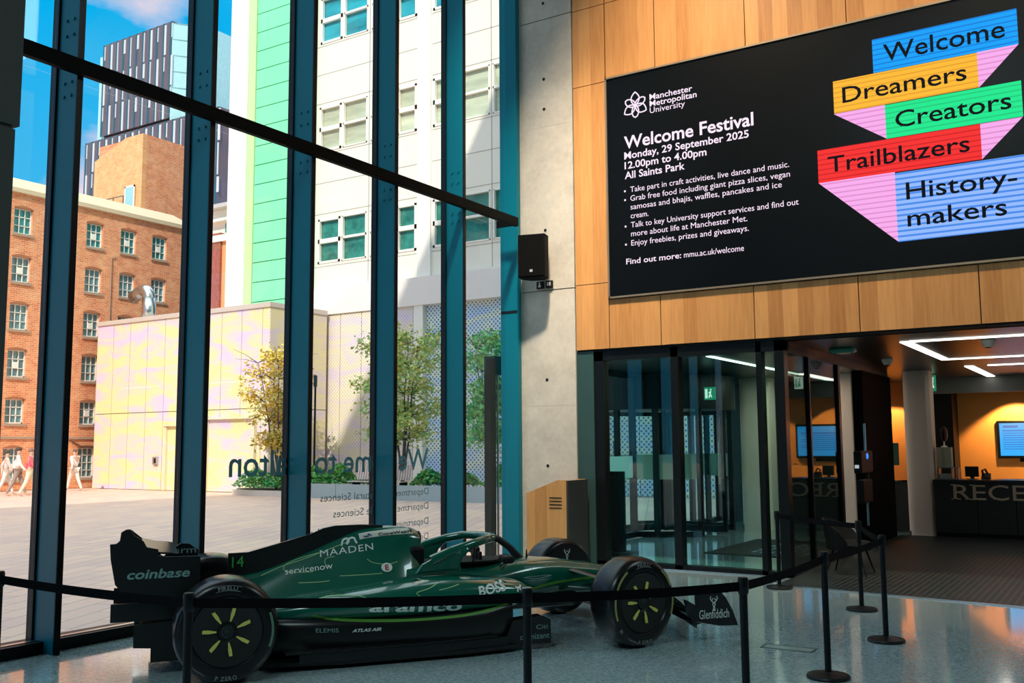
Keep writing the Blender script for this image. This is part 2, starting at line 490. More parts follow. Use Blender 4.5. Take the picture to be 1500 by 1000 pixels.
# ================================================================== THE ROOM
ZC = 11.0      # atrium ceiling
def room():
    struct(MB().box(-9, 24, -9, 7.5, -0.3, 0).build('floor', TERR))
    struct(MB().box(-9, 12.3, -9, 7.9, ZC, ZC + 0.4).build('ceiling', mat('ceiling_grey', (0.16, 0.17, 0.17), 0.8)))
    dark = mat('dark_wall', (0.055, 0.062, 0.062), 0.7)
    struct(MB().box(-9.3, -9, -9, 7.9, 0, 12).build('wall_left', dark))
    struct(MB().box(-9.3, 24, -9.3, -9, 0, 12).build('wall_back', dark))
    # upper storeys of the university building: they shade the plaza
    struct(MB().box(-40, 24, -14, 7.95, ZC + 0.4, 34.6).build('wall_upper_storeys', mat('outer_render', (0.5, 0.5, 0.48), 0.8)))
    struct(MB().box(12.6, 24, -9, 7.85, 3.3, ZC + 0.4).build('wall_outer_lintel', dark))
    struct(MB().box(-40, -9.3, -14, 7.95, 0, ZC + 0.4).build('wall_outer_wing', dark))
    # timber wall above the entrance: veneered boards with shadow gaps
    b = MB()
    g = 0.006
    ys = [6.56, 6.035, 5.265, 3.98, 2.69, 1.37, 0.07, -1.23, -2.53, -3.83]
    for i in range(len(ys) - 1):
        y1, y0 = ys[i] - g, ys[i + 1] + g
        if i == 0:
            for z0, z1 in ((2.965, 3.88), (3.89, 6.775), (6.785, 7.93), (7.94, 9.4), (9.41, ZC)): b.box(12.03, 12.06, y0, y1, z0, z1)
        else:
            if ys[i] > -0.1: b.box(12.03, 12.06, y0, y1, 2.965, 3.64)
            else: b.box(12.03, 12.06, y0, y1, 2.965, 6.80)
    ys2 = [6.03, 5.265, 3.98, 2.69, 1.37, 0.07, -1.23, -2.53, -3.83]
    for a, c in zip(ys2, ys2[1:]):
        for z0, z1 in ((6.815, 7.93), (7.94, 9.4), (9.41, ZC)): b.box(12.03, 12.06, c + g, a - g, z0, z1)
    w = struct(b.build('wall_right', WOOD))
    struct(MB().box(12.06, 12.28, -9, 6.56, 2.94, ZC).build('wall_right_backing', BLACKM))
    struct(MB().box(12.03, 12.3, -9, -3.83, 2.96, ZC).build('wall_right_end', WOOD))
room()

def column():
    b = MB()
    zs = [0, 2.20, 3.87, 6.30, 7.955, 9.6, ZC]
    for i, (a, c) in enumerate(zip(zs, zs[1:])):
        gap = 0.014 if i in (1, 3) else 0.002
        b.box(12.03, 12.75, 6.575, 7.49, a, c - gap)
    b.box(12.06, 12.7, 6.6, 7.46, 0, ZC)
    r = thing('concrete_column', 'pale fair-faced concrete column between the glass wall and timber wall', 'column', (12.3, 7.0, 0))
    b.build('shaft', CONC, r)
    for z in (1.35, 2.573, 4.75, 6.569, 7.027, 8.2):
        MB().lathe([(0.0, 12.029), (0.016, 12.029), (0.022, 12.024), (0.022, 12.04)], (0, 7.045, z), 'x', 12).build('tie_hole', BLACKM, r)
    k = thing('dark_concrete_column', 'dark concrete column in shade at the near end of the glass wall', 'column', (3.3, 6.7, 0))
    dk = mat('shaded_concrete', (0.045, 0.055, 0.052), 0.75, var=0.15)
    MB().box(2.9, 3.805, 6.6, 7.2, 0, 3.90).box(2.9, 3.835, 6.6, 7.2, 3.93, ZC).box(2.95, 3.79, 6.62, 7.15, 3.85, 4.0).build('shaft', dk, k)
column()

def facade():
    r = struct(empty('window_1', (8, 7.6, 0)))
    r['label'] = 'tall steel and glass wall facing the plaza'
    xm = [0.5, 1.92, 3.34, 4.76, 6.18, 7.565, 8.985, 10.41]
    for x in xm:
        m = MB().box(x, x + 0.05, 7.37, 7.66, 0, ZC).build('mullion', STEEL, r, bevel=0.004)
        MB().box(x - 0.018, x + 0.066, 7.64, 7.72, 0, ZC).build('glazing_cap', BLACK, m)
        MB().box(x - 0.002, x + 0.054, 7.358, 7.37, 0, ZC).build('mullion_shade', BLACK, m)  # black strip over the unlit room-side face, its shade put into colour
        b = MB()
        for z in (4.62, 4.74, 5.16, 5.30):
            for y in (7.44, 7.54): b.lathe([(0.0, x - 0.012), (0.014, x - 0.012), (0.014, x + 0.002)], (0, y, z), 'x', 10)
        b.build('bolt', STEEL, m)
    x = 11.93
    m = MB().box(x, 12.03, 7.47, 7.765, 0, ZC).build('mullion', STEEL, r, bevel=0.004)
    MB().box(x - 0.004, x + 0.02, 7.475, 7.76, 3.56, 3.60).build('joint_strip', BLACK, m)
    MB().box(-9, 11.69, 7.29, 7.358, 4.775, 4.905).box(11.66, 11.69, 7.358, 7.66, 4.79, 4.89).build('transom', mat('transom_black', (0.002, 0.003, 0.003), 0.6, spec=0.08), r, bevel=0.006)
    MB().box(-9, 11.93, 7.50, 7.74, -0.02, 0.095).build('window_sill', BLACK, r)
    MB().box(-9, 11.93, 7.56, 7.62, 0.095, 0.101).build('sill_strip', METAL, r)
    xs = [-9] + xm + [11.93]
    for a, c in zip(xs, xs[1:]):
        for z0, z1 in ((0.095, 4.838), (4.842, ZC)):
            MB().box(a + 0.07 if a > -9 else a, c - 0.02, 7.665, 7.677, z0, z1).build('pane', GLASS, r)
    V = mat('vinyl_lettering', (0.10, 0.26, 0.30), 0.6)
    V2 = mat('vinyl_small_lettering', (0.20, 0.28, 0.30), 0.6)
    lettering('Welcome to Dalton', 'welcome_lettering', V, r, (10.05, 7.66, 1.345), (-1, 0, 0), (0, 0, 1), width=3.28, cap=0.265, bold=0.012, thick=0)
    for z, s, w in ((1.03, 'Department of Natural Sciences', 1.97), (0.845, 'Department of Life Sciences', 1.76), (0.655, 'Department of Computing and Maths', 2.25), (0.465, 'Department of Engineering', 1.6)):
        lettering(s, 'department_lettering', V2, r, (10.05, 7.66, z), (-1, 0, 0), (0, 0, 1), width=w, cap=0.085, thick=0)
facade()

def wall_screen():
    r = thing('video_screen', 'huge black LED display showing the welcome programme on the timber wall', 'screen', (12.0, 3.2, 5.2))
    f = MB()
    f.box(11.985, 12.055, 6.00, 6.028, 3.65, 6.81).box(11.985, 12.055, -0.06, -0.03, 3.65, 6.81)
    f.box(11.985, 12.055, -0.06, 6.028, 6.785, 6.81).box(11.985, 12.055, -0.06, 6.028, 3.65, 3.675)
    f.build('frame', mat('screen_trim', (0.34, 0.26, 0.18), 0.35, 0.6), r)
    MB().box(12.005, 12.055, -0.03, 6.0, 3.675, 6.785).build('display', mat('screen_black', (0.003, 0.004, 0.005), 0.30, var=0.1, spec=0.15), r)
    X = 12.004
    def patch(n, pts, m): return MB().prism([(y, z) for y, z in pts], 'x', X - 0.003, X + 0.004).build(n, m, r)
    P = 0.0628
    def sm(n, a, b): return stripes(n, a, b, P, 'Z', 0.74, 1.0)
    blue = sm('led_blue', (0.0, 0.36, 0.95), (0.0, 0.20, 0.72)); yel = sm('led_yellow', (1.0, 0.50, 0.035), (0.80, 0.36, 0.03))
    grn = sm('led_green', (0.01, 0.82, 0.28), (0.01, 0.60, 0.21)); red = sm('led_red', (0.93, 0.03, 0.03), (0.66, 0.015, 0.02))
    pink = sm('led_pink', (0.95, 0.42, 0.86), (0.74, 0.28, 0.62)); per = stripes('led_periwinkle', (0.30, 0.50, 1.0), (0.07, 0.26, 0.82), P, 'Z', 0.62, 1.0)
    patch('pink_fold', [(1.25, 6.10), (0.82, 6.10), (1.25, 5.68)], pink)
    patch('pink_fold', [(2.88, 5.68), (2.28, 5.68), (2.28, 5.265)], pink)
    patch('pink_fold', [(1.26, 5.255), (0.825, 5.255), (1.26, 4.84)], pink)
    patch('pink_fold', [(3.10, 4.84), (2.205, 4.84), (2.205, 4.0)], pink)
    K = mat('led_off_text', (0.006, 0.008, 0.014), 0.8, spec=0.03)
    for n, y1, y0, z1, z0, m, t, ty, tw, tz, tc in (
            ('blue_banner', 2.393, 0.82, 6.52, 6.10, blue, 'Welcome', 2.27, 1.32, 6.215, 0.215),
            ('yellow_banner', 2.876, 1.25, 6.095, 5.685, yel, 'Dreamers', 2.77, 1.40, 5.80, 0.20),
            ('green_banner', 2.282, 0.82, 5.675, 5.26, grn, 'Creators', 2.17, 1.24, 5.375, 0.20),
            ('red_banner', 3.10, 1.26, 5.255, 4.84, red, 'Trailblazers', 2.98, 1.60, 4.955, 0.20)):
        p = patch(n, [(y1, z1), (y0, z1), (y0, z0), (y1, z0)], m)
        lettering(t, 'word_lettering', K, p, (X - 0.004, ty, tz), (0, -1, 0), (0, 0, 1), width=tw, cap=tc, bold=0.008, thick=0.0015)
    p = patch('periwinkle_banner', [(2.207, 4.825), (0.72, 4.825), (0.72, 3.995), (2.207, 3.995)], per)
    lettering('History-', 'word_lettering', K, p, (X - 0.004, 2.09, 4.49), (0, -1, 0), (0, 0, 1), width=1.17, cap=0.205, bold=0.008, thick=0.0015)
    lettering('makers', 'word_lettering', K, p, (X - 0.004, 2.09, 4.165), (0, -1, 0), (0, 0, 1), width=1.05, cap=0.20, bold=0.008, thick=0.0015)
    T = glow('led_pale_pink', (1.0, 0.80, 0.98), 1.0)
    def w(s, y, z, yr, cap, bold=0.0):
        lettering(s, 'text_lettering', T, r, (X, y, z), (0, -1, 0), (0, 0, 1), width=y - yr, cap=cap, bold=bold, thick=0.001)
    w('Manchester', 5.345, 6.36, 4.72, 0.082, 0.012); w('Metropolitan', 5.345, 6.265, 4.66, 0.082, 0.012); w('University', 5.345, 6.17, 4.83, 0.082, 0.0)
    w('Welcome Festival', 5.745, 5.735, 3.897, 0.175, 0.018)
    w('Monday, 29 September 2025', 5.745, 5.585, 3.965, 0.10, 0.016); w('12.00pm to 4.00pm', 5.743, 5.445, 4.545, 0.10, 0.016); w('All Saints Park', 5.743, 5.305, 4.857, 0.10, 0.016)
    for s, z, yr in (('Take part in craft activities, live dance and music.', 5.108, 3.458), ('Grab free food including giant pizza slices, vegan', 4.983, 3.452),
                     ('samosas and bhajis, waffles, pancakes and ice', 4.862, 3.56), ('cream.', 4.738, 5.40), ('Talk to key University support services and find out', 4.610, 3.357),
                     ('more about life at Manchester Met.', 4.486, 4.02), ('Enjoy freebies, prizes and giveaways.', 4.356, 4.005)):
        w(s, 5.665, z, yr, 0.078)
    for z in (5.108, 4.983, 4.61, 4.356):
        MB().box(X - 0.002, X, 5.733, 5.758, z + 0.012, z + 0.037).build('bullet_dot', T, r)
    w('Find out more:', 5.747, 4.105, 4.94, 0.078, 0.010); w('mmu.ac.uk/welcome', 4.90, 4.105, 4.078, 0.078)
    # six-petal emblem drawn in line
    em = MB(); c = (5.562, 6.325)
    def line(pts):
        for (a, b) in zip(pts, pts[1:]):
            a, b = Vector(a), Vector(b); d = (b - a); L = d.length; d.normalize(); n = Vector((-d.y, d.x)) * 0.0085
            a, b = a - d * 0.006, b + d * 0.006
            em.prism([(c[0] - p.x, c[1] + p.y) for p in (a + n, b + n, b - n, a - n)], 'x', X - 0.003, X)
    def petal(cx, cy, ang, w, h, flare):
        pts = []
        for k in range(13):
            t = k / 12.0
            x = w * math.sin(math.pi * (t if t <= 1 else 1)) ** flare; y = h * t
            pts.append((x, y))
        out = pts + [(-x, y) for x, y in pts[::-1]]
        ca, sa = math.cos(ang), math.sin(ang)
        line([(cx + x * ca - y * sa, cy + x * sa + y * ca) for x, y in out])
    for k in range(3):
        petal(0, 0, k * 2 * math.pi / 3, 0.062, 0.19, 0.8)
        petal(0, 0, math.pi + k * 2 * math.pi / 3, 0.05, 0.17, 0.5)
    em.build('emblem_logo', T, r)
wall_screen()

# ================================================================== OUTSIDE
def outside():
    struct(MB().box(-60, 190, 7.74, 230, -0.35, -0.02).build('ground_plaza', PAVE))
    # ---- old mill
    b = thing('brick_mill', 'long red brick mill with rows of small-paned windows beyond the plaza', 'building', (25, 38, 0))
    WX = [18.9, 20.6, 22.44, 25.72, 27.42, 29.1]
    WZ = [(10.42, 11.50), (8.42, 9.48), (6.47, 7.54), (4.54, 5.66), (2.67, 3.67), (0.42, 1.70)]
    ws = MB()          # wall skin with real openings
    xs = sorted([12.0, 31.0] + [v for x in WX for v in (x - 0.40, x + 0.40)])
    zs = sorted([0, 12.1] + [v for z in WZ for v in z])
    for i in range(len(xs) - 1):
        for j in range(len(zs) - 1):
            hole = any(abs(xs[i] - (x - 0.40)) < 1e-6 for x in WX) and any(abs(zs[j] - z[0]) < 1e-6 for z in WZ)
            if not hole: ws.box(xs[i], xs[i + 1], 38.0, 38.3, zs[j], zs[j + 1])
    ws.box(12, 31, 38.3, 41.9, 0, 12.1)
    ws.build('brick_wall', BRICK, b)
    MB().prism([(37.85, 12.1), (37.85, 12.28), (39.6, 13.15), (41.9, 13.15), (41.9, 12.1)], 'x', 11.9, 31.05).build('parapet', STONE, b)
    MB().box(12, 31, 37.94, 38.0, 2.05, 2.14).build('string_course', SILL, b)
    gl = mat('mill_window_glass', (0.16, 0.30, 0.34), 0.12, var=0.5, scale=1.3)
    gl2 = mat('mill_window_green', (0.03, 0.30, 0.32), 0.15, var=0.4, scale=1.3)
    for x in WX:
        for j, (z0, z1) in enumerate(WZ):
            f = MB()
            f.box(x - 0.40, x - 0.35, 38.10, 38.16, z0, z1).box(x + 0.35, x + 0.40, 38.10, 38.16, z0, z1)
            f.box(x - 0.4, x + 0.4, 38.10, 38.16, z1 - 0.05, z1).box(x - 0.4, x + 0.4, 38.10, 38.16, z0, z0 + 0.06)
            for k in (-0.12, 0.12): f.box(x + k - 0.018, x + k + 0.018, 38.11, 38.15, z0, z1)
            nb = 4 if z1 - z0 > 1.2 else 3
            for k in range(1, nb): f.box(x - 0.4, x + 0.4, 38.11, 38.15, z0 + (z1 - z0) * k / nb - 0.015, z0 + (z1 - z0) * k / nb + 0.015)
            if (j + int(x)) % 2: f.box(x - 0.12, x + 0.12, 38.08, 38.15, z0 + 0.36, z0 + 0.62)
            w = f.build('window', WHITEF, b)
            MB().box(x - 0.4, x + 0.4, 38.17, 38.19, z0, z1).build('pane', gl2 if j == 0 else gl, w)
            MB().box(x - 0.46, x + 0.46, 37.93, 38.06, z0 - 0.10, z0).build('sill', SILL, w)
            pts = [(x - 0.44, z1 - 0.02)] + [(x - 0.42 + 0.84 * t / 8, z1 + 0.01 + 0.09 * math.sin(math.pi * t / 8)) for t in range(9)] + [(x + 0.44, z1 - 0.02)]
            MB().prism(pts, 'y', 37.985, 38.2).build('lintel', mat('arch_brick', (0.40, 0.16, 0.08), 0.9), w)
    # pipes on the wall
    MB().tube([(24.2, 37.95, 0), (24.2, 37.95, 12)], 0.05).build('drainpipe', BRICK, b)
    MB().tube([(26.55, 37.95, 2.1), (26.55, 37.95, 10.1), (26.75, 37.95, 10.2)], 0.025).build('pipe', SILL, b)
    MB().tube([(24.9, 37.93, 2.0), (25.4, 37.93, 1.75), (27, 37.93, 1.7)], 0.03).build('cable_duct', mat('dark_duct', (0.12, 0.08, 0.06), 0.7), b)
    # ---- stair tower on the mill
    t = thing('brick_stair_tower', 'tall plain brick stair tower rising behind the mill roof', 'building', (31, 43, 0))
    MB().prism([(42, 0), (42, 17.75), (43.4, 17.75), (46, 16.9), (46, 0)], 'x', 30.95, 31.2).build('side_wall', BRICKY, t)
    MB().prism([(42, 0), (42, 17.75), (46, 17.75), (46, 0)], 'x', 31.2, 35.5).build('front_wall', BRICK, t)
    d = MB().box(30.85, 30.96, 42.5, 43.15, 13.25, 15.0).build('door', mat('pale_blue_door', (0.35, 0.62, 0.68), 0.5), t)
    MB().box(30.84, 30.9, 42.44, 42.5, 13.2, 15.1).box(30.84, 30.9, 43.15, 43.21, 13.2, 15.1).box(30.84, 30.9, 42.44, 43.21, 15.0, 15.1).build('door_frame', WHITEF, d)
    e = MB().box(30.0, 30.95, 42.2, 45.2, 13.1, 13.2).build('fire_escape_landing', mat('rust_steel', (0.10, 0.09, 0.09), 0.7), t)
    f = MB()
    for y in (42.2, 43.0, 44.0, 45.2): f.tube([(30.05, y, 13.2), (30.05, y, 14.3)], 0.025, 6)
    for z in (13.8, 14.3): f.tube([(30.05, 42.2, z), (30.05, 45.2, z)], 0.025, 6)
    f.build('railing', mat('rust_steel', (0, 0, 0)), e)
    # ---- far tower
    g = thing('glass_tower', 'tall striped glass office tower far behind the brick mill', 'building', (120, 150, 0))
    tw = stripes('tower_fins', (0.62, 0.56, 0.58), (0.16, 0.15, 0.18), 2.2, 'Y', 0.5, rough=0.4)
    def fins(nm, y0, y1, z0, z1, x):
        m = MB().box(x, x + 22, y0, y1, z0, z1).build(nm, mat('tower_bronze', (0.13, 0.095, 0.11), 0.35, var=0.35, stretch=(0.3, 2, 0.12), scale=1.0), g)
        n = int((y1 - y0) / 1.9); a, c, k = MB(), MB(), MB()
        for i in range(n + 1):
            y = y0 + (y1 - y0) * i / n
            for j in range(int((z1 - z0) / 6.0) + 1):
                za = z0 + j * 6.0; zb = min(z1, za + 6.0)
                if zb - za < 1: continue
                s = 0.55 if (i + j) % 2 else 0.18
                a.box(x - 0.12, x + 0.02, y - s * 0.7, y + 0.10, za + (2.9 if (i * 7 + j * 3) % 5 < 2 else 0), zb - 0.4)
                k.box(x - 0.06, x + 0.03, y + 0.14, y + 0.62, za, zb)
        a.build('fin', mat('tower_fin', (0.62, 0.60, 0.62), 0.4), m)
        k.build('glazing_strip', mat('tower_dark_glass', (0.03, 0.10, 0.13), 0.15), m)
    fins('upper_block', 142.0, 161.5, 60.5, 78.5, 110)
    fins('lower_block', 129.0, 166.0, 0, 60.0, 110)
    tg = mat('tower_green_glass', (0.42, 0.66, 0.66), 0.2, var=0.2, stretch=(1, 1, 0.3))
    MB().prism([(110, 142), (112.5, 140), (110.0, 137.6), (125, 137.6), (125, 142)], 'z', 60.0, 78.0).build('corner_glazing', tg, g)
    MB().box(110.4, 126, 161.5, 163.6, 60, 76.6).build('end_glazing', tg, g)
    fl = MB()
    for z in [63 + 3.0 * i for i in range(6)]: fl.prism([(109.95, 142), (112.45, 139.9), (109.9, 137.5), (110.2, 137.5), (112.7, 139.9), (110.2, 142)], 'z', z, z + 0.14)
    fl.build('floor_edge_strip', mat('tower_line', (0.20, 0.36, 0.38), 0.4), g)
    # ---- pavilion clad in perforated sheet
    p = thing('perforated_pavilion', 'low pavilion clad in cream and lilac perforated sheet beside the plaza', 'building', (27, 32, 0))
    f = MB(); yy = 37.2
    edges = [37.2 - 1.11 * i for i in range(10)] + [26.83]
    for a, c in zip(edges, edges[1:]):
        for z0, z1 in ((0.0, 3.08), (3.11, 6.93)):
            lo, hi = c + 0.012, a - 0.012
            f.box(25.5, 25.56, lo, hi, z0, z1)
    f.build('front_cladding', PERF_Y, p)
    f = MB()
    for a, c in ((25.5, 26.6), (26.63, 27.7), (27.73, 28.5)):
        for z0, z1 in ((0.0, 3.08), (3.11, 6.93)): f.box(a, c, 26.80, 26.84, z0, z1)
    f.build('side_cladding', PERF_X, p)
    MB().box(25.56, 28.45, 26.86, 37.15, 0, 6.85).build('core', mat('pavilion_core', (0.5, 0.46, 0.40), 0.8), p)
    MB().box(25.44, 28.5, 26.76, 37.24, 6.85, 7.03).build('roof_edge', mat('pavilion_cap', (0.58, 0.50, 0.44), 0.6), p)
    cream = mat('pavilion_door_frame', (0.78, 0.68, 0.46), 0.6)
    for y0, y1, z in ((30.55, 32.5, 2.57), (27.4, 30.1, 2.78)):
        dr = MB().box(25.36, 25.5, y0, y0 + 0.14, 0, z).box(25.36, 25.5, y1 - 0.14, y1, 0, z).box(25.3, 25.5, y0, y1, z - 0.06, z).build('doorway', cream, p)
        MB().box(25.46, 25.505, y0 + 0.14, y1 - 0.14, 0, z - 0.06).build('door_leaf', PERF_Y, dr)
    ic = MB().box(25.40, 25.5, 32.95, 33.20, 1.0, 1.30).build('entry_panel', METAL, p)
    MB().box(25.39, 25.41, 33.00, 33.10, 1.06, 1.24).build('keypad', BLACKM, ic)
    # flue
    f = thing('flue_pipe', 'steel flue with a bent cowl standing on the pavilion roof', 'pipe', (27, 35.8, 7.0))
    MB().tube([(27, 35.85, 7.03), (27, 35.85, 8.15)], 0.30, 16).build('stack', METAL, f, smooth=1)
    arc = [(27, 35.85, 8.1)] + [(27, 36.25 - 0.40 * math.cos(t), 8.15 + 0.38 * math.sin(t)) for t in [math.pi * k / 10 for k in range(8)]] + [(27, 36.95, 8.26)]
    MB().tube(arc, 0.27, 16).build('elbow', METAL, f, smooth=1)
    # ---- white and green block
    w = thing('white_office_block', 'white panelled office block with a green clad stair tower', 'building', (33, 22, 0))
    X = 29.0
    def panels(y0, y1, z0, z1, name='cladding'):
        b = MB(); y = y1; ys = [y1]
        for k in (25.10, 22.60, 21.98, 19.22, 15.5, 11.8, 8.0):
            if y0 + 0.05 < k < y1 - 0.05: ys.append(k)
        ys.append(y0)
        zs = [z for z in (8.03, 8.93, 11.25, 13.65, 16.0, 18.35, 20.75, 23.1, 25.5, 28) if z0 <= z <= z1]
        return ys, zs
    rows = [(9.10, 10.95), (13.80, 15.70), (18.45, 20.45), (23.1, 25.1)]
    wins = []   # (y_hi, y_lo, kind)
    for a, c, k in ((27.80, 26.60, 'casement'), (26.50, 25.22, 'fixed'), (25.0, 23.75, 'fixed'), (23.66, 22.70, 'casement'), (21.90, 20.75, 'casement'), (20.62, 19.30, 'fixed'), (19.15, 17.8, 'fixed'), (17.7, 16.5, 'casement')):
        for z0, z1 in rows: wins.append((a, c, z0, z1, k))
    # wall with openings
    ys = sorted(set([5.0, 28.0, 22.62, 21.97] + [v for q in wins for v in q[:2]]))
    zs = sorted(set([8.0, 27.0] + [v for q in rows for v in q]))
    b = MB()
    for i in range(len(ys) - 1):
        for j in range(len(zs) - 1):
            cy, cz = (ys[i] + ys[i + 1]) / 2, (zs[j] + zs[j + 1]) / 2
            if any(q[1] < cy < q[0] and q[2] < cz < q[3] for q in wins): continue
            b.box(X, X + 0.25, ys[i], ys[i + 1], zs[j], zs[j + 1])
    b.build('cladding', WHITEP, w)
    MB().box(X + 0.25, X + 14, 5, 33.2, 0, 27).build('core', mat('core_dark', (0.10, 0.16, 0.17), 0.8), w)
    j = MB()
    for z in (8.95, 11.15, 12.45, 13.68, 15.85, 17.1, 18.33, 20.6, 21.8): 
        for y0, y1 in ((5, 21.95), (22.64, 28.0)): j.box(X - 0.006, X + 0.01, y0, y1, z, z + 0.03)
    for y in (25.11, 19.22): j.box(X - 0.006, X + 0.01, y - 0.02, y + 0.02, 8.1, 27)
    j.build('panel_joint', mat('joint_shadow', (0.42, 0.40, 0.36), 0.8), w)
    MB().box(X - 0.10, X + 0.1, 21.98, 22.60, 6.9, 27).build('pilaster', WHITEF, w)
    MB().box(X - 0.34, X + 0.3, 5, 27.98, 6.91, 7.98).build('cornice_band', mat('white_band', (0.88, 0.80, 0.76), 0.6, var=0.02), w)
    gm = mat('office_glass', (0.50, 0.55, 0.40), 0.12, var=0.75, scale=0.9, stretch=(1, 0.5, 2.5))
    gd = mat('office_glass_dark', (0.04, 0.22, 0.17), 0.12, var=0.9, scale=2.2)
    gb = mat('office_glass_blue', (0.02, 0.34, 0.42), 0.12, var=0.8, scale=0.9, stretch=(1, 0.5, 3))
    for y1, y0, z0, z1, k in wins:
        f = MB(); e = 0.09 if k == 'casement' else 0.045
        f.box(X - 0.03, X + 0.1, y0, y0 + e, z0, z1).box(X - 0.03, X + 0.1, y1 - e, y1, z0, z1)
        f.box(X - 0.03, X + 0.1, y0, y1, z1 - e, z1).box(X - 0.03, X + 0.1, y0, y1, z0, z0 + e)
        zm = z0 + (z1 - z0) * (0.5 if k == 'casement' else 0.52)
        f.box(X - 0.03, X + 0.1, y0, y1, zm - e * 1.0, zm + e * 1.0)
        o = f.build('window', WHITEF, w)
        MB().box(X + 0.12, X + 0.14, y0 + 0.02, y1 - 0.02, z0 + 0.02, z1 - 0.02).build('pane', gd if z0 < 10 else (gb if z0 > 18 else gm), o)
    # ground floor in perforated sheet, white columns in front
    b = MB()
    for a, c in ((28.0, 25.2), (25.17, 22.65), (22.62, 20.6), (20.57, 18.6), (18.57, 16.0), (15.97, 13.5), (13.47, 10.5), (10.47, 7.0)):
        b.box(X - 0.1, X - 0.05, c, a, 0, 6.93)
    b.build('ground_floor_cladding', PERF_B, w)
    b = MB()
    for a, c in ((27.95, 26.3), (26.27, 25.2), (25.17, 23.9), (23.87, 22.65)): b.box(X - 0.27, X - 0.2, c, a, 0, 6.93)
    b.build('cream_cladding', PERF_C, w)
    for y in (22.38, 15.9, 9.4): MB().box(X - 0.30, X + 0.12, y - 0.22, y + 0.22, 0, 6.93).build('ground_column', WHITEF, w)
    # green tower part, slightly proud
    b = MB(); z = 6.9; i = 0
    while z < 27:
        b.box(X - 0.35, X - 0.27, 28.05, 31.25, z + 0.035, min(27, z + 0.845)); z += 0.85
    b.build('green_cladding', GREEN, w)
    MB().box(X - 0.27, X + 0.3, 28.0, 32.75, 0, 27).build('green_backing', mat('green_gap', (0.10, 0.40, 0.25), 0.7), w)
    MB().box(X - 0.40, X - 0.2, 31.27, 31.72, 6.9, 27).build('green_corner_frame', GREENF, w)
    MB().box(X - 0.42, X + 0.5, 31.73, 32.85, 0, 27).build('white_edge', WHITEF, w)
    # ---- low orange and white block seen in the gap
    o = thing('orange_rendered_block', 'low block of orange render under white roof terrace beyond the pavilion', 'building', (50, 56, 0))
    MB().box(50, 56, 50, 57.9, 0, 17.3).build('orange_wall', mat('orange_render', (0.82, 0.36, 0.14), 0.8, var=0.04), o)
    MB().box(49.8, 56, 57.9, 59.2, 0, 18.0).build('brick_return', mat('dark_brick', (0.34, 0.10, 0.07), 0.9, var=0.5, scale=4), o)
    MB().box(49.7, 57, 50, 60.5, 17.3, 17.8).box(49.7, 57, 50, 60.5, 18.9, 19.1).box(50.3, 57, 50, 60.5, 17.8, 19.9).build('roof_terrace', WHITEP, o)
    MB().box(49.5, 57, 50, 60.5, 19.9, 20.2).build('roof_edge', mat('roof_grey', (0.5, 0.48, 0.45), 0.6), o)
    MB().box(50.24, 50.3, 57.0, 57.9, 18.1, 18.8).build('window', gd, o)
outside()

# ================================================================== TREES, PLANTERS AND PEOPLE ON THE PLAZA
def leaf_mat(name, a, b_):
    m, N, L, b = nodes(name)
    n = tex(N, L, 'ShaderNodeTexNoise', 3.0, Detail=3)
    L.new(ramp(N, L, n.outputs['Fac'], (0.35, a), (0.65, b_)), b.inputs['Base Color'])
    b.inputs['Roughness'].default_value = 0.6
    return m

def leaves(spots, size, rnd):
    b = MB()
    for p in spots:
        u = Vector((rnd.uniform(-1, 1), rnd.uniform(-1, 1), rnd.uniform(-.6, .6))).normalized(); v = u.orthogonal().normalized()
        v = (v * math.cos(a := rnd.uniform(0, 6.28)) + u.cross(v) * math.sin(a)); s = size * rnd.uniform(.6, 1.3)
        p = Vector(p)
        b.quad(p - u * s, p + v * s * .55, p + u * s, p - v * s * .55)
    return b

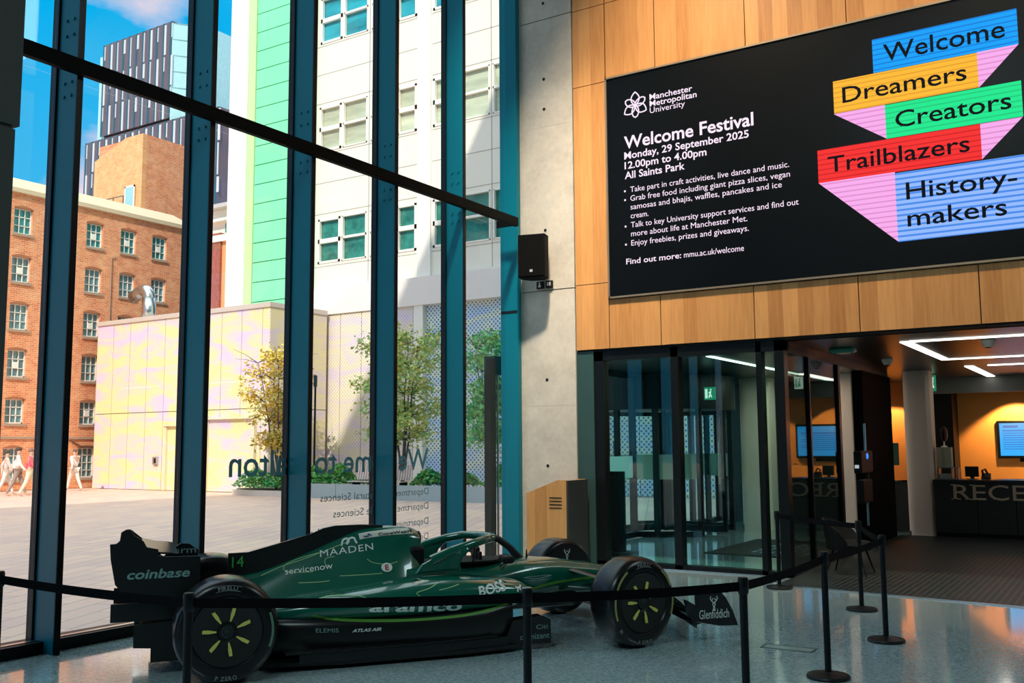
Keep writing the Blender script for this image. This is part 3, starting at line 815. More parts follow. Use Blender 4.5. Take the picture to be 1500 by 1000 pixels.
def greenery():
    BARK = mat('thin_bark', (0.11, 0.10, 0.09), 0.85, var=0.3)
    def tree(x, y, h, r, seed, lm, label, n=3600, base=0.0):
        rnd = random.Random(seed)
        t = thing('plaza_tree', label, 'tree', (x, y, base), group='young trees in the plaza planter')
        w = MB(); tips = []
        for k in range(5):
            a = 6.28 * k / 5 + rnd.uniform(-.4, .4); sp = rnd.uniform(.25, .6) * r
            p = Vector((x, y, base)); pts = [p]
            for i in range(1, 7):
                f = i / 6
                pts.append(Vector((x + math.cos(a) * sp * f ** 1.2 + rnd.uniform(-.05, .05), y + math.sin(a) * sp * f ** 1.2 + rnd.uniform(-.05, .05), base + (h - base) * f * rnd.uniform(.92, 1.0))))
            w.tube(pts, [.045 - .006 * i for i in range(7)], 6)
            for q in pts[2:]:
                for j in range(4):
                    b = rnd.uniform(0, 6.28); l = rnd.uniform(.3, .75) * r
                    e = q + Vector((math.cos(b) * l, math.sin(b) * l, rnd.uniform(.1, .6)))
                    w.tube([q, q.lerp(e, .5) + Vector((0, 0, .05)), e], [.014, .010, .005], 4)
                    tips += [q.lerp(e, rnd.uniform(.4, 1.05)) for _ in range(2)]
        w.build('trunk', BARK, t, smooth=1)
        sp = []
        while len(sp) < n:
            q = rnd.choice(tips); c = q + Vector((rnd.gauss(0, .16), rnd.gauss(0, .16), rnd.gauss(0, .16)))
            if c.z > base + 1.0 and (Vector((c.x - x, c.y - y, (c.z - base - h * .58) * .62)).length < r * 1.15): sp.append(c)
        leaves(sp, .075, rnd).build('foliage', lm, t)
    LY = leaf_mat('leaf_amber', (0.95, 0.62, 0.10), (0.55, 0.50, 0.08)); LG = leaf_mat('leaf_green', (0.30, 0.60, 0.18), (0.80, 0.70, 0.22)); LD = leaf_mat('leaf_deep_green', (0.06, 0.50, 0.20), (0.36, 0.62, 0.16))
    tree(24.4, 25.2, 4.9, 1.3, 1, LY, 'amber-leaved young tree in front of the cream pavilion', base=.19)
    tree(24.5, 19.7, 5.0, 1.75, 2, LG, 'broad young green tree in the middle of the planter with the bench', 6000, base=.36)
    tree(24.5, 16.35, 4.8, 1.1, 3, LD, 'narrow deep green young tree nearest the concrete column', 4200, base=.36)
    # planter walls
    p = thing('stone_planter', 'long low stone planter with a bench in front of the white office block', 'planter', (24.6, 19, 0))
    for y0, y1 in ((22.0, 24.3), (19.9, 21.98), (17.6, 19.88), (15.3, 17.58), (13.0, 15.28)):
        MB().box(23.9, 24.05, y0, y1, -0.02, 0.44).build('wall_block', GREYW, p)
    MB().box(24.05, 25.35, 13.0, 24.3, -0.02, 0.36).build('soil', mat('planter_soil', (0.10, 0.09, 0.06), 0.95), p)
    ar = [(24.0 + 1.3 * math.sin(t) * 0 + .0, 24.3) for t in (0,)]
    curve = [(23.9, 24.3)] + [(24.65 - .75 * math.cos(t), 24.3 + 3.3 * math.sin(t)) for t in [math.pi / 2 * k / 10 for k in range(11)]] + [(25.3, 27.6), (25.3, 24.3)]
    k = thing('planter_kerb', 'low rounded planter kerb in front of the cream pavilion', 'planter', (24.6, 26, 0))
    MB().prism(curve, 'z', -0.02, 0.17).build('kerb_wall', mat('pale_kerb', (0.72, 0.64, 0.56), 0.7), k)
    MB().prism([(23.98 + (x - 23.9) * .93 + .05, 24.3 + (y - 24.3) * .96) for x, y in curve], 'z', 0.17, 0.19).build('soil', MATS['planter_soil'], k)
    b = thing('slatted_bench', 'pale slatted bench with a backrest on the edge of the stone planter', 'bench', (24.2, 20.4, 0.44))
    s = MB()
    for i in range(22):
        y = 19.35 + .10 * i
        s.box(23.93, 24.36, y, y + .075, .52, .55)
    s.build('seat_slat', WOODB, b)
    s = MB()
    for i in range(22):
        y = 19.35 + .10 * i
        s.obox((24.45, y + .037, .82), (.05, 0, .24), (0, .037, 0), (.016, 0, -.004))
    s.build('back_slat', WOODB, b)
    for y in (19.45, 20.4, 21.4): MB().box(24.06, 24.4, y - .03, y + .03, .362, .52).build('support', BLACKM, b)
    # low planting
    rnd = random.Random(9)
    SH = leaf_mat('shrub_green', (0.05, 0.42, 0.14), (0.30, 0.55, 0.12))
    spots = [(24.5, 26.3, .19, .8, .62, 'rounded green shrub in the pavilion kerb planter, the taller one'), (24.55, 25.3, .19, .6, .45, 'rounded green shrub in the kerb planter, the shorter one under the amber tree'), (24.5, 23.5, .36, .5, .55, 'dark green shrub at the left end of the stone planter'), (24.65, 22.5, .36, .6, .62, 'dark green shrub behind the left end of the bench'),
             (24.85, 21.4, .36, .5, .42, 'low green shrub behind the bench back'), (24.7, 18.8, .36, .55, .45, 'dark green shrub just past the right end of the bench'), (24.7, 17.5, .36, .6, .38, 'low green shrub between the two right-hand trees'), (24.7, 16.0, .36, .65, .62, 'tall green shrub beside the narrow deep green tree')]
    for x, y, z, r, h, lab in spots:
        sp = []
        r *= 1.25; h *= 1.15
        for _ in range(900):
            a = rnd.uniform(0, 6.28); q = math.sqrt(rnd.random()); f = rnd.random()
            sp.append((x + math.cos(a) * q * r * .75 * (1 - .5 * f), y + math.sin(a) * q * r * (1 - .5 * f), z + .09 + h * f * (1 - .35 * q)))
        t = thing('planter_shrub', lab, 'shrub', (x, y, z), group='shrubs in the plaza planters')
        leaves(sp, .07, rnd).build('foliage', SH, t)
        w = MB()
        for k in range(5): w.tube([(x + rnd.uniform(-.1, .1), y + rnd.uniform(-.1, .1), z + .002), (x + rnd.uniform(-.3, .3), y + rnd.uniform(-.3, .3), z + h * .7)], .012, 5)
        w.build('stem', BARK, t)
    # slim lamp column and the post by the entrance
    l = thing('lamp_column', 'slim dark lamp column standing behind the planter', 'lamp post', (25.2, 24.2, 0.36))
    MB().tube([(25.2, 24.2, .36), (25.2, 24.2, 3.75)], .035, 10).build('pole', BLACKM, l)
    MB().tube([(25.2, 24.2, 3.75), (25.2, 24.2, 4.15)], .065, 12).build('lamp_head', mat('lamp_head_dark', (0.03, 0.07, 0.08), 0.4), l)
    e = thing('entrance_post', 'dark steel post with two bright tubes outside the glass beside the concrete column', 'post', (12.42, 8.25, 0))
    MB().box(12.22, 12.34, 8.14, 8.22, -0.02, 2.95).build('fin', mat('post_dark', (0.006, 0.016, 0.018), 0.8, spec=0.08), e)
    MB().box(12.34, 12.60, 8.15, 8.34, 2.72, 3.00).build('cap_box', mat('post_cap', (0.010, 0.035, 0.04), 0.7, spec=0.1), e)
    for x in (12.42, 12.53): MB().tube([(x, 8.22, -0.02), (x, 8.22, 2.72)], .016, 10).build('tube', METAL, e)
    MB().box(12.34, 12.60, 8.30, 8.34, -0.02, 2.72).build('back_plate', MATS['post_dark'], e)

def person(loc, rz, label, shirt, trousers, hair, pose=0, h=1.7, skin=(0.62, 0.40, 0.30)):
    """one skinned body in walking pose with clothes over it"""
    t = thing('person', label, 'person', loc, rz=rz)
    k = h / 1.7; st = .20 if pose else .08
    J = {'pelvis': (0, 0, .94), 'belly': (.01, 0, 1.08), 'chest': (.02, 0, 1.28), 'neck': (.01, 0, 1.43), 'head0': (.02, 0, 1.53), 'head1': (.025, 0, 1.62)}
    E = [('pelvis', 'belly'), ('belly', 'chest'), ('chest', 'neck'), ('neck', 'head0'), ('head0', 'head1')]
    rad = {'pelvis': (.13, .10), 'belly': (.12, .09), 'chest': (.15, .10), 'neck': (.05, .05), 'head0': (.085, .075), 'head1': (.088, .08)}
    for s, n in ((1, 'l'), (-1, 'r')):
        d = s * st
        J.update({n + 'hip': (0, s * .09, .88), n + 'knee': (d * .7 + .02, s * .09, .48), n + 'ankle': (d * 1.5 - .03, s * .09, .08), n + 'toe': (d * 1.5 + .12, s * .10, .03),
                  n + 'sh': (.01, s * .19, 1.37), n + 'elb': (-d * .6 - .02, s * .24, 1.10), n + 'wri': (-d * .9 + .10, s * .22, .88), n + 'palm': (-d * .95 + .12, s * .22, .80)})
        E += [('pelvis', n + 'hip'), (n + 'hip', n + 'knee'), (n + 'knee', n + 'ankle'), (n + 'ankle', n + 'toe'), ('chest', n + 'sh'), (n + 'sh', n + 'elb'), (n + 'elb', n + 'wri'), (n + 'wri', n + 'palm')]
        rad.update({n + 'hip': (.095, .095), n + 'knee': (.062, .062), n + 'ankle': (.042, .042), n + 'toe': (.035, .03), n + 'sh': (.065, .065), n + 'elb': (.046, .046), n + 'wri': (.032, .03), n + 'palm': (.035, .02)})
        for f in range(5):
            nm = n + 'f%d' % f; off = (f - 1.5) * .018
            ln = (.085, .095, .085, .07, .05)[f]
            if f == 4: J[nm] = (-d * .95 + .165, s * .20, .80)
            else: J[nm] = (-d * .95 + .125 + off, s * .215, .80 - ln)
            E.append((n + 'palm', nm)); rad[nm] = (.009, .009)
    def grow(names, edges, f, name, m):
        idx = {q: i for i, q in enumerate(names)}
        me = bpy.data.meshes.new(name); me.from_pydata([tuple(c * k for c in J[q]) for q in names], [(idx[a], idx[b]) for a, b in edges], [])
        o = bpy.data.objects.new(name, me); COL.objects.link(o)
        sk = o.modifiers.new('skin', 'SKIN'); sk.use_smooth_shade = True
        if not me.skin_vertices: 
            bm = bmesh.new(); bm.from_mesh(me); bm.verts.layers.skin.verify(); bm.to_mesh(me); bm.free()
        for q, i in idx.items():
            v = me.skin_vertices[0].data[i]; v.radius = tuple(c * k * f for c in rad[q]); v.use_root = (i == 0)
        o.modifiers.new('sub', 'SUBSURF').levels = 1; o.modifiers['sub'].render_levels = 1
        dg = bpy.context.evaluated_depsgraph_get()
        nm = bpy.data.meshes.new_from_object(o.evaluated_get(dg)); bpy.data.objects.remove(o)
        for p in nm.polygons: p.use_smooth = True
        nm.materials.clear(); nm.materials.append(m)
        q = bpy.data.objects.new(name, nm); q.parent = t; COL.objects.link(q)
        return q
    sm = mat('skin_tone', skin, 0.6, var=0.04)
    body = grow(list(J), E, 1.0, 'body', sm)
    top = ['chest', 'belly', 'pelvis', 'lsh', 'rsh', 'lelb', 'relb', 'lwri', 'rwri']
    grow(top, [e for e in E if e[0] in top and e[1] in top], 1.13, 'shirt', mat('cloth_%d%d%d' % tuple(int(c * 99) for c in shirt), shirt, 0.85))
    leg = ['pelvis', 'lhip', 'rhip', 'lknee', 'rknee', 'lankle', 'rankle']
    grow(leg, [e for e in E if e[0] in leg and e[1] in leg], 1.14, 'trousers', mat('cloth_%d%d%d' % tuple(int(c * 99) for c in trousers), trousers, 0.85))
    hm = mat('hair_%d' % int(hair[0] * 999), hair, 0.8)
    MB().ball((.0 * k, 0, 1.645 * k), (.098 * k, .09 * k, .085 * k)).build('hair', hm, t, smooth=1, local=True)
    MB().loft([[(.105 * k, -.012, 1.60 * k), (.105 * k, .012, 1.60 * k), (.10 * k, 0, 1.565 * k)], [(.128 * k, -.004, 1.575 * k), (.128 * k, .004, 1.575 * k), (.115 * k, 0, 1.562 * k)]]).build('nose', sm, t, local=True)
    fe = MB()
    for s in (-1, 1): fe.ball((.098 * k, s * .032, 1.595 * k), .010, 8)
    fe.build('eye', BLACKM, t, local=True)
    MB().box(.09 * k, .108 * k, -.022, .022, 1.532 * k, 1.540 * k).build('mouth', mat('lip', (0.45, 0.18, 0.15), 0.6), t, local=True)
    return t

greenery()
GZ = -0.02
person((20.28, 34.7, GZ), math.radians(-25), 'dark-haired person in a pale patterned top, leftmost of the three walking past the mill', (0.72, 0.62, 0.58), (0.80, 0.78, 0.74), (0.10, 0.07, 0.05), 1, 1.62)
person((20.30, 34.0, GZ), math.radians(-35), 'person in white shirt and grey-brown trousers, middle of three by the mill', (0.90, 0.86, 0.86), (0.36, 0.28, 0.24), (0.09, 0.06, 0.05), 1, 1.72)
person((20.34, 33.3, GZ), math.radians(-35), 'person in a red jacket and cream trousers walking past the mill', (0.75, 0.12, 0.16), (0.85, 0.76, 0.58), (0.30, 0.16, 0.12), 1, 1.68)
bag = person((23.6, 35.6, GZ), math.radians(100), 'person in a white top half hidden by a mullion, near the corner of the pavilion', (0.86, 0.84, 0.84), (0.80, 0.72, 0.66), (0.22, 0.13, 0.09), 1, 1.66)

# ================================================================== ENTRANCE AND RECEPTION
ZR = 2.93
def entrance():
    struct(MB().box(12.28, 24, -9, 7.6, ZR, ZR + 0.25).build('ceiling_entrance', DARKCEIL))
    struct(MB().box(12.06, 12.4, 6.31, 6.575, 0, 2.94).build('trim_1', mat('reveal_green_grey', (0.03, 0.07, 0.065), 0.3)))
    # glazed screen in line with the timber wall
    d = struct(empty('door_1', (12.15, 5, 0))); d['label'] = 'glazed entrance screen with black frame below the timber wall'
    for y0, y1 in ((6.17, 6.31), (5.06, 5.165), (3.93, 4.00), (3.64, 3.76)):
        MB().box(12.08, 12.24, y0, y1, 0, 2.93).build('post', BLACK, d)
    MB().box(12.08, 12.24, 3.64, 6.31, 2.80, 2.94).build('head_rail', BLACK, d)
    MB().box(12.08, 12.24, 3.64, 6.31, 0, 0.07).build('bottom_rail', BLACK, d)
    MB().box(12.06, 12.08, 3.76, 6.17, 0, 0.018).build('threshold_strip', METAL, d)
    for y0, y1 in ((5.165, 6.17), (4.00, 5.06), (3.76, 3.93)): MB().box(12.15, 12.165, y0, y1, 0.07, 2.80).build('pane', TGLASS, d)
    # return screen running back to the reception
    r = struct(empty('door_2', (14.5, 3.7, 0))); r['label'] = 'dark glazed return screen with sliding door beside the reception'
    MB().box(12.24, 18.3, 3.66, 3.74, 2.80, 2.93).build('head_rail', BLACK, r)
    MB().box(12.24, 14.9, 3.66, 3.74, 0, 0.09).build('bottom_rail', BLACK, r)
    for x0, x1 in ((13.25, 13.31), (14.80, 14.92)): MB().box(x0, x1, 3.66, 3.74, 0.09, 2.80).build('post', BLACK, r)
    for x0, x1 in ((12.24, 13.25), (13.31, 14.80)): MB().box(x0, x1, 3.692, 3.704, 0.09, 2.80).build('pane', DGLASS, r)
    MB().box(16.15, 18.3, 3.62, 3.78, 0, 2.80).build('door_pocket', mat('pocket_black', (0.003, 0.003, 0.003), 0.85, spec=0.05), r)
    for z in (1.95, 1.05): MB().box(16.12, 16.16, 3.60, 3.63, z - 0.7, z).build('handle', METAL, r)
    # access reader on the door pocket
    a = thing('access_reader', 'black card reader with a small blue light at the sliding door beside the pale pier', 'card reader', (15.8, 3.6, 1.3))
    MB().box(15.35, 16.12, 3.50, 3.62, 1.18, 1.52).build('body', BLACKM, a, bevel=0.02)
    MB().box(15.34, 15.36, 3.54, 3.60, 1.26, 1.31).build('label_plate', glow('reader_white', (0.7, 0.8, 0.85), 0.6), a)
    MB().ball((15.72, 3.50, 1.44), (0.05, 0.02, 0.05)).build('status_light', glow('reader_blue', (0.05, 0.25, 0.9), 1.2), a)
    MB().box(15.50, 16.12, 3.52, 3.62, 0.72, 1.08).build('lower_box', BLACKM, a, bevel=0.02)
    MB().box(15.98, 16.06, 3.55, 3.60, 1.08, 1.18).build('bracket', BLACKM, a)
    # piers standing in a row towards the reception
    for (y0, y1), lab in (((5.96, 6.57), 'pale concrete pier seen through the entrance glass, nearest the revolving door'), ((4.33, 4.70), 'pale concrete pier seen through the open door beside the card reader'), ((3.04, 3.50), 'concrete pier at the left end of the reception desk')):
        p = thing('concrete_pier', lab, 'pier', (18.8, (y0 + y1) / 2, 0), group='concrete piers behind the entrance')
        pts = [(19.1, y0), (18.72, y0), (18.66, y0 + 0.06)] + [(18.66 + 0.14 * (1 - math.cos(t)), y1 - 0.14 + 0.14 * math.sin(t)) for t in [math.pi * k / 10 for k in range(6)]] + [(19.1, y1)]
        MB().prism(pts, 'z', 0, ZR).build('shaft', PLASTER, p)
        MB().box(18.70, 19.08, y0 + 0.02, y1 - 0.02, 0, 0.08).build('plinth', CHAR, p)
    struct(MB().box(20.4, 20.6, 4.9, 7.6, 0, ZR).build('wall_vestibule', mat('vestibule_wall', (0.04, 0.05, 0.05), 0.6)))
    # revolving door in the outer wall
    v = thing('revolving_door', 'glass revolving door with black frame and frosted band leading to the plaza', 'door', (17.5, 7.65, 0))
    c = (17.5, 7.65); R = 1.30
    def arc(r, a0, a1, n=24): return [(c[0] + r * math.cos(math.radians(a0 + (a1 - a0) * k / n)), c[1] + r * math.sin(math.radians(a0 + (a1 - a0) * k / n))) for k in range(n + 1)]
    def band(r0, r1, a0, a1, z0, z1, name, m, par):
        return MB().prism(arc(r1, a0, a1) + arc(r0, a1, a0), 'z', z0, z1).build(name, m, par)
    MB().lathe([(0.0, 2.28), (R + 0.06, 2.28), (R + 0.06, 2.90), (0.0, 2.90)], (c[0], c[1], 0), 'z', 40).build('canopy', BLACK, v)
    for a0, a1 in ((-52, 52), (128, 232)):
        band(R - 0.03, R + 0.05, a0, a1, 0, 0.10, 'curb', BLACK, v)
        band(R, R + 0.012, a0, a1, 0.10, 2.28, 'curved_pane', GLASS, v)
        band(R - 0.006, R - 0.002, a0, a1, 1.02, 1.46, 'frosted_band', FILM, v)
    for a in (-52, -17, 17, 52, 128, 163, 197, 232):
        x, y = c[0] + (R + 0.01) * math.cos(math.radians(a)), c[1] + (R + 0.01) * math.sin(math.radians(a))
        MB().box(x - 0.045, x + 0.045, y - 0.045, y + 0.045, 0, 2.28).build('post', BLACK, v)
    MB().lathe([(0.05, 0.02), (0.05, 2.28)], (c[0], c[1], 0), 'z', 16).build('centre_shaft', BLACK, v)
    for k in range(3):
        a = math.radians(25 + 120 * k); u = Vector((math.cos(a), math.sin(a), 0)); n = Vector((-u.y, u.x, 0)) * 0.02
        cc = Vector((c[0], c[1], 0))
        f = MB()
        for r0, r1, z0, z1 in ((0.06, 0.12, 0.03, 2.26), (1.19, 1.26, 0.03, 2.26), (0.12, 1.19, 0.03, 0.15), (0.12, 1.19, 2.18, 2.26)):
            f.obox(cc + u * (r0 + r1) / 2 + Vector((0, 0, (z0 + z1) / 2)), u * (r1 - r0) / 2, n, (0, 0, (z1 - z0) / 2))
        w = f.build('wing', BLACK, v)
        MB().obox(cc + u * 0.655 + Vector((0, 0, 1.17)), u * 0.535, n * 0.2, (0, 0, 1.01)).build('wing_pane', GLASS, w)
        MB().tube([cc + u * 1.12 + n * 2.2 + Vector((0, 0, z)) for z in (0.9, 1.7)], 0.015, 8).build('push_bar', METAL, w)
    # glazing each side of it
    g = struct(empty('window_2', (14, 7.65, 0))); g['label'] = 'glazing either side of the revolving door'
    for x0, x1 in ((12.75, 14.3), (14.3, 16.14), (18.86, 20.4)):
        MB().box(x0, x0 + 0.06, 7.6, 7.72, 0, ZR).box(x1 - 0.06, x1, 7.6, 7.72, 0, ZR).box(x0, x1, 7.6, 7.72, ZR - 0.1, ZR).box(x0, x1, 7.6, 7.72, 0, 0.10).build('frame', BLACK, g)
        MB().box(x0 + 0.06, x1 - 0.06, 7.655, 7.667, 0.10, ZR - 0.1).build('pane', GLASS, g)
        MB().box(x0 + 0.06, x1 - 0.06, 7.648, 7.652, 1.05, 1.44).build('frosted_band', FILM, g)
    MB().box(16.1, 18.9, 7.6, 7.72, 2.88, ZR + 0.1).build('head', BLACK, g)
    t = thing('information_totem', 'slim black floor-standing totem behind the entrance glass', 'totem', (13.4, 6.66, 0))
    MB().box(13.2, 13.62, 6.40, 6.92, 0, 0.05).build('base', BLACKM, t, bevel=0.01)
    MB().box(13.36, 13.44, 6.52, 6.78, 0.05, 1.24).build('panel', BLACKM, t, bevel=0.01)
    MB().box(13.35, 13.36, 6.775, 6.785, 0.05, 1.9).build('edge_strip', METAL, t)
    mt = thing('logo_mat', 'black entrance mat with pale printed marks inside the glass lobby', 'mat', (15.4, 5.0, 0))
    MB().box(14.2, 16.7, 4.0, 5.6, 0, 0.012).build('pile', BLACKM, mt)
    pr = MB(); R2 = random.Random(3)
    for k in range(5):
        for q in range(7):
            x0 = 14.6 + 0.32 * k; y0 = 4.95 - 0.13 * q
            if R2.random() < 0.8: pr.box(x0, x0 + 0.14 + 0.1 * R2.random(), y0, y0 + 0.06, 0.012, 0.014)
    pr.build('print', mat('mat_print', (0.30, 0.45, 0.55), 0.7), mt)
    # ceiling lamps of the lobby
    LED = glow('led_strip_white', (1.0, 0.93, 0.82), 3.2)
    def strip(label, boxes, loc):
        t = thing('ceiling_light', label, 'ceiling light', loc, group='recessed light strips in the entrance ceiling')
        for x0, x1, y0, y1 in boxes:
            MB().box(x0, x1, y0, y1, ZR - 0.012, ZR + 0.0).build('diffuser', LED, t)
    strip('long straight light strip in the lobby ceiling behind the entrance glass', [(13.6, 20.3, 5.17, 5.25)], (17, 5.2, ZR))
    strip('rectangular ring of light strips in the ceiling nearest the timber wall', [(13.2, 16.45, 2.35, 2.47), (13.15, 13.27, -3, 2.35), (16.33, 16.45, -3, 2.35)], (14.8, 0, ZR))
    strip('second ring of light strips further back, above the reception desk', [(18.05, 21.1, 2.22, 2.36), (18.0, 18.12, -3, 2.0)], (19.5, 0, ZR))
    for x, y, lab in ((13.67, 1.49, 'white smoke detector on the dark ceiling inside the light ring'), (15.8, 3.15, 'smoke detector on the dark ceiling above the sliding door')):
        t = thing('smoke_detector', lab, 'smoke detector', (x, y, ZR), group='ceiling detectors')
        MB().lathe([(0.0, ZR - 0.09), (0.05, ZR - 0.09), (0.07, ZR - 0.06), (0.085, ZR - 0.03), (0.085, ZR)], (x, y, 0), 'z', 20).build('body', mat('detector_white', (0.55, 0.50, 0.46), 0.5), t, smooth=40)
        MB().lathe([(0.0, ZR - 0.10), (0.03, ZR - 0.10), (0.03, ZR - 0.088)], (x, y, 0), 'z', 12).build('sensor', BLACKM, t)
    t = thing('emergency_light', 'flat green-grey emergency light on the ceiling behind the timber wall edge', 'emergency light', (13.62, 3.3, ZR))
    MB().box(13.54, 13.72, 3.12, 3.46, ZR - 0.06, ZR).build('housing', mat('emergency_green', (0.05, 0.26, 0.20), 0.3), t, bevel=0.02)
    MB().box(13.56, 13.70, 3.15, 3.43, ZR - 0.068, ZR - 0.06).build('lens', mat('emergency_lens', (0.12, 0.45, 0.34), 0.2), t)
    # exit signs
    sg = glow('sign_green', (0.02, 0.36, 0.18), 0.6); sw = glow('sign_white', (0.95, 0.95, 0.85), 0.9)
    def sign(x, y, z, w, h, lab, pale):
        t = thing('exit_sign', lab, 'exit sign', (x, y, z), group='hanging exit signs')
        MB().box(x - 0.015, x + 0.015, y - w / 2, y + w / 2, z - h / 2, z + h / 2).build('panel', sw if pale else sg, t)
        MB().tube([(x, y - w * 0.3, z + h / 2), (x, y - w * 0.3, ZR)], 0.006, 6).build('hanger', BLACKM, t)
        m = sg if pale else sw; X = x - 0.018
        k = h * 0.5
        pic = MB()
        pic.ball((X, y - w * 0.12, z + h * 0.30), (0.004, k * 0.14, k * 0.14))
        pic.tube([(X, y - w * 0.12, z + h * 0.2), (X, y - w * 0.06, z - h * 0.05), (X, y + w * 0.06, z - h * 0.33)], k * 0.11, 6)
        pic.tube([(X, y - w * 0.06, z - h * 0.05), (X, y - w * 0.2, z - h * 0.3)], k * 0.1, 6)
        pic.tube([(X, y - w * 0.12, z + h * 0.15), (X, y + w * 0.08, z + h * 0.02)], k * 0.09, 6)
        pic.build('running_figure_print', m, t)
        MB().box(X - 0.002, X + 0.003, y + w * 0.18, y + w * 0.40, z - h * 0.38, z + h * 0.36).build('doorway_print', m, t)
    sign(19.83, 3.17, 2.76, 0.14, 0.30, 'small lit exit sign above the concrete pier by the reception', False)
    sign(16.2, 6.2, 2.52, 0.20, 0.22, 'green exit sign over the revolving door', False)
    sign(17.8, 5.1, 2.74, 0.16, 0.22, 'pale exit sign below the straight light strip', True)
entrance()

def reception():
    # ribbed entrance matting
    m = MB().prism([(11.43, 3.62), (11.09, 1.03), (10.70, -1.8), (18.6, -1.8), (18.6, 3.62)], 'z', 0.001, 0.012)
    o = thing('entrance_matting', 'large dark ribbed entrance matting in front of the reception desk', 'mat', (14.5, 1.2, 0))
    m.build('ribbed_mat', stripes('matting_ribs', (0.003, 0.005, 0.005), (0.030, 0.046, 0.045), 0.07, 'Y', 0.66, rough=0.5), o)
    MB().prism([(11.40, 3.62), (11.06, 1.03), (10.67, -1.8), (10.70, -1.8), (11.09, 1.03), (11.43, 3.62)], 'z', 0.001, 0.013).build('edge_trim', METAL, o)
    ORG = mat('orange_wall_paint', (0.72, 0.30, 0.075), 0.6, var=0.04)
    struct(MB().box(22, 22.2, -5, 5.5, 0, ZR).build('wall_reception', ORG))
    struct(MB().box(20.6, 22, 4.9, 5.05, 0, ZR).build('wall_reception_side', ORG))
    struct(MB().box(21.15, 21.25, -5, 3.4, 2.62, ZR).build('trim_2', mat('bulkhead_grey', (0.16, 0.17, 0.17), 0.6)))
    struct(MB().box(21.3, 22.0, 3.05, 3.42, 0, ZR).build('trim_3', BLACKM))
    d = thing('reception_desk', 'long charcoal reception desk with raised pale letters', 'desk', (18.9, 0.5, 0))
    b = MB()
    ys = [3.03, 2.35, 1.75, 0.9, 0.05, -0.8, -1.65, -2.5]
    for a, c in zip(ys, ys[1:]): b.box(18.6, 18.64, c + 0.006, a - 0.006, 0.08, 0.955)
    b.build('front_panel', CHAR, d)
    MB().box(18.64, 19.3, -2.5, 3.03, 0.0, 0.95).build('carcass', BLACKM, d)
    MB().box(18.56, 19.35, -2.5, 3.04, 0.955, 0.995).build('worktop', mat('worktop_black', (0.02, 0.02, 0.02), 0.3), d)
    lettering('RECEPTION', 'desk_lettering', mat('letter_sand', (0.52, 0.42, 0.30), 0.5), d, (18.598, 2.715, 0.655), (0, -1, 0), (0, 0, 1), width=2.62, cap=0.262, thick=0.02)
    # bars that give the letters their slab feet
    sl = MB()
    for y0, y1, z in ((2.75, 2.60, 0.655), (2.53, 2.45, 0.655), (2.455, 2.40, 0.655), (2.455, 2.40, 0.898), (2.75, 2.68, 0.898)):
        sl.box(18.578, 18.598, y1, y0, z, z + 0.02)
    sl.build('serif', MATS['letter_sand'], d)
    # television
    t = thing('wall_television', 'black-framed television with a blue text page on the orange wall', 'television', (21.95, 1.65, 1.7))
    MB().box(21.93, 21.99, 0.98, 2.335, 1.32, 2.07).build('frame', BLACK, t, bevel=0.008)
    MB().box(21.925, 21.93, 1.03, 2.285, 1.37, 2.02).build('screen', glow('tv_blue', (0.0, 0.42, 1.0), 1.0), t)
    ln = MB(); R2 = random.Random(5)
    for k in range(9): 
        z = 1.86 - 0.045 * k
        ln.box(21.922, 21.926, 1.10 + 0.25 * R2.random() * (k % 3 == 2), 2.23, z, z + (0.014 if k else 0.024))
    ln.box(21.922, 21.926, 1.95, 2.22, 1.93, 1.975)
    ln.build('page_print', glow('tv_line', (0.0, 0.16, 0.62), 0.9), t)
    MB().box(21.96, 22.0, 1.4, 1.95, 1.25, 1.33).build('bracket', BLACKM, t)
    # second television on the right-hand part of that wall, seen as a reflection
    t = thing('wall_television', 'television showing people on grass, seen only mirrored in the dark glass return screen', 'television', (21.95, -2.2, 1.7))
    MB().box(21.93, 21.99, -2.9, -1.5, 1.30, 2.08).build('frame', BLACK, t, bevel=0.008)
    MB().box(21.925, 21.93, -2.85, -1.55, 1.35, 2.03).build('screen', glow('tv_dusk', (0.05, 0.28, 0.36), 0.8), t)
    MB().box(21.92, 21.926, -2.85, -1.55, 1.35, 1.47).build('grass_print', glow('tv_grass', (0.20, 0.55, 0.04), 0.9), t)
    # things on the desk
    mo = thing('desktop_monitor', 'black desktop monitor seen from behind on the reception desk', 'monitor', (18.95, 2.42, 0.995))
    MB().box(18.93, 18.96, 2.34, 2.56, 1.04, 1.22).build('display_back', BLACKM, mo, bevel=0.008)
    MB().box(18.955, 18.985, 2.42, 2.48, 1.0, 1.12).build('stand', BLACKM, mo)
    MB().box(18.90, 19.05, 2.36, 2.54, 0.995, 1.008).build('base', METAL, mo)
    ph = thing('desk_telephone', 'dark desk telephone with raised handset beside the monitor', 'telephone', (18.95, 2.25, 0.995))
    MB().prism([(18.88, 0.996), (19.05, 0.996), (19.05, 1.10), (18.90, 1.03)], 'y', 2.16, 2.30).build('body', BLACKM, ph)
    MB().tube([(18.97, 2.27, 1.06), (18.97, 2.29, 1.15), (18.97, 2.24, 1.17), (18.97, 2.20, 1.09)], 0.018, 8).build('handset', BLACKM, ph)
    bx = thing('carton_box', 'pale cardboard carton on the paper tray at the left end of the reception desk', 'box', (18.9, 2.9, 1.2))
    MB().box(18.80, 19.02, 2.755, 3.0, 1.207, 1.555).build('carton', mat('carton_card', (0.42, 0.42, 0.30), 0.8), bx)
    MB().box(18.795, 19.025, 2.86, 2.90, 1.207, 1.558).build('tape', mat('carton_tape', (0.36, 0.33, 0.22), 0.4), bx)
    tr = thing('paper_tray', 'grey two-compartment paper tray under the carton', 'tray', (18.9, 2.85, 0.995))
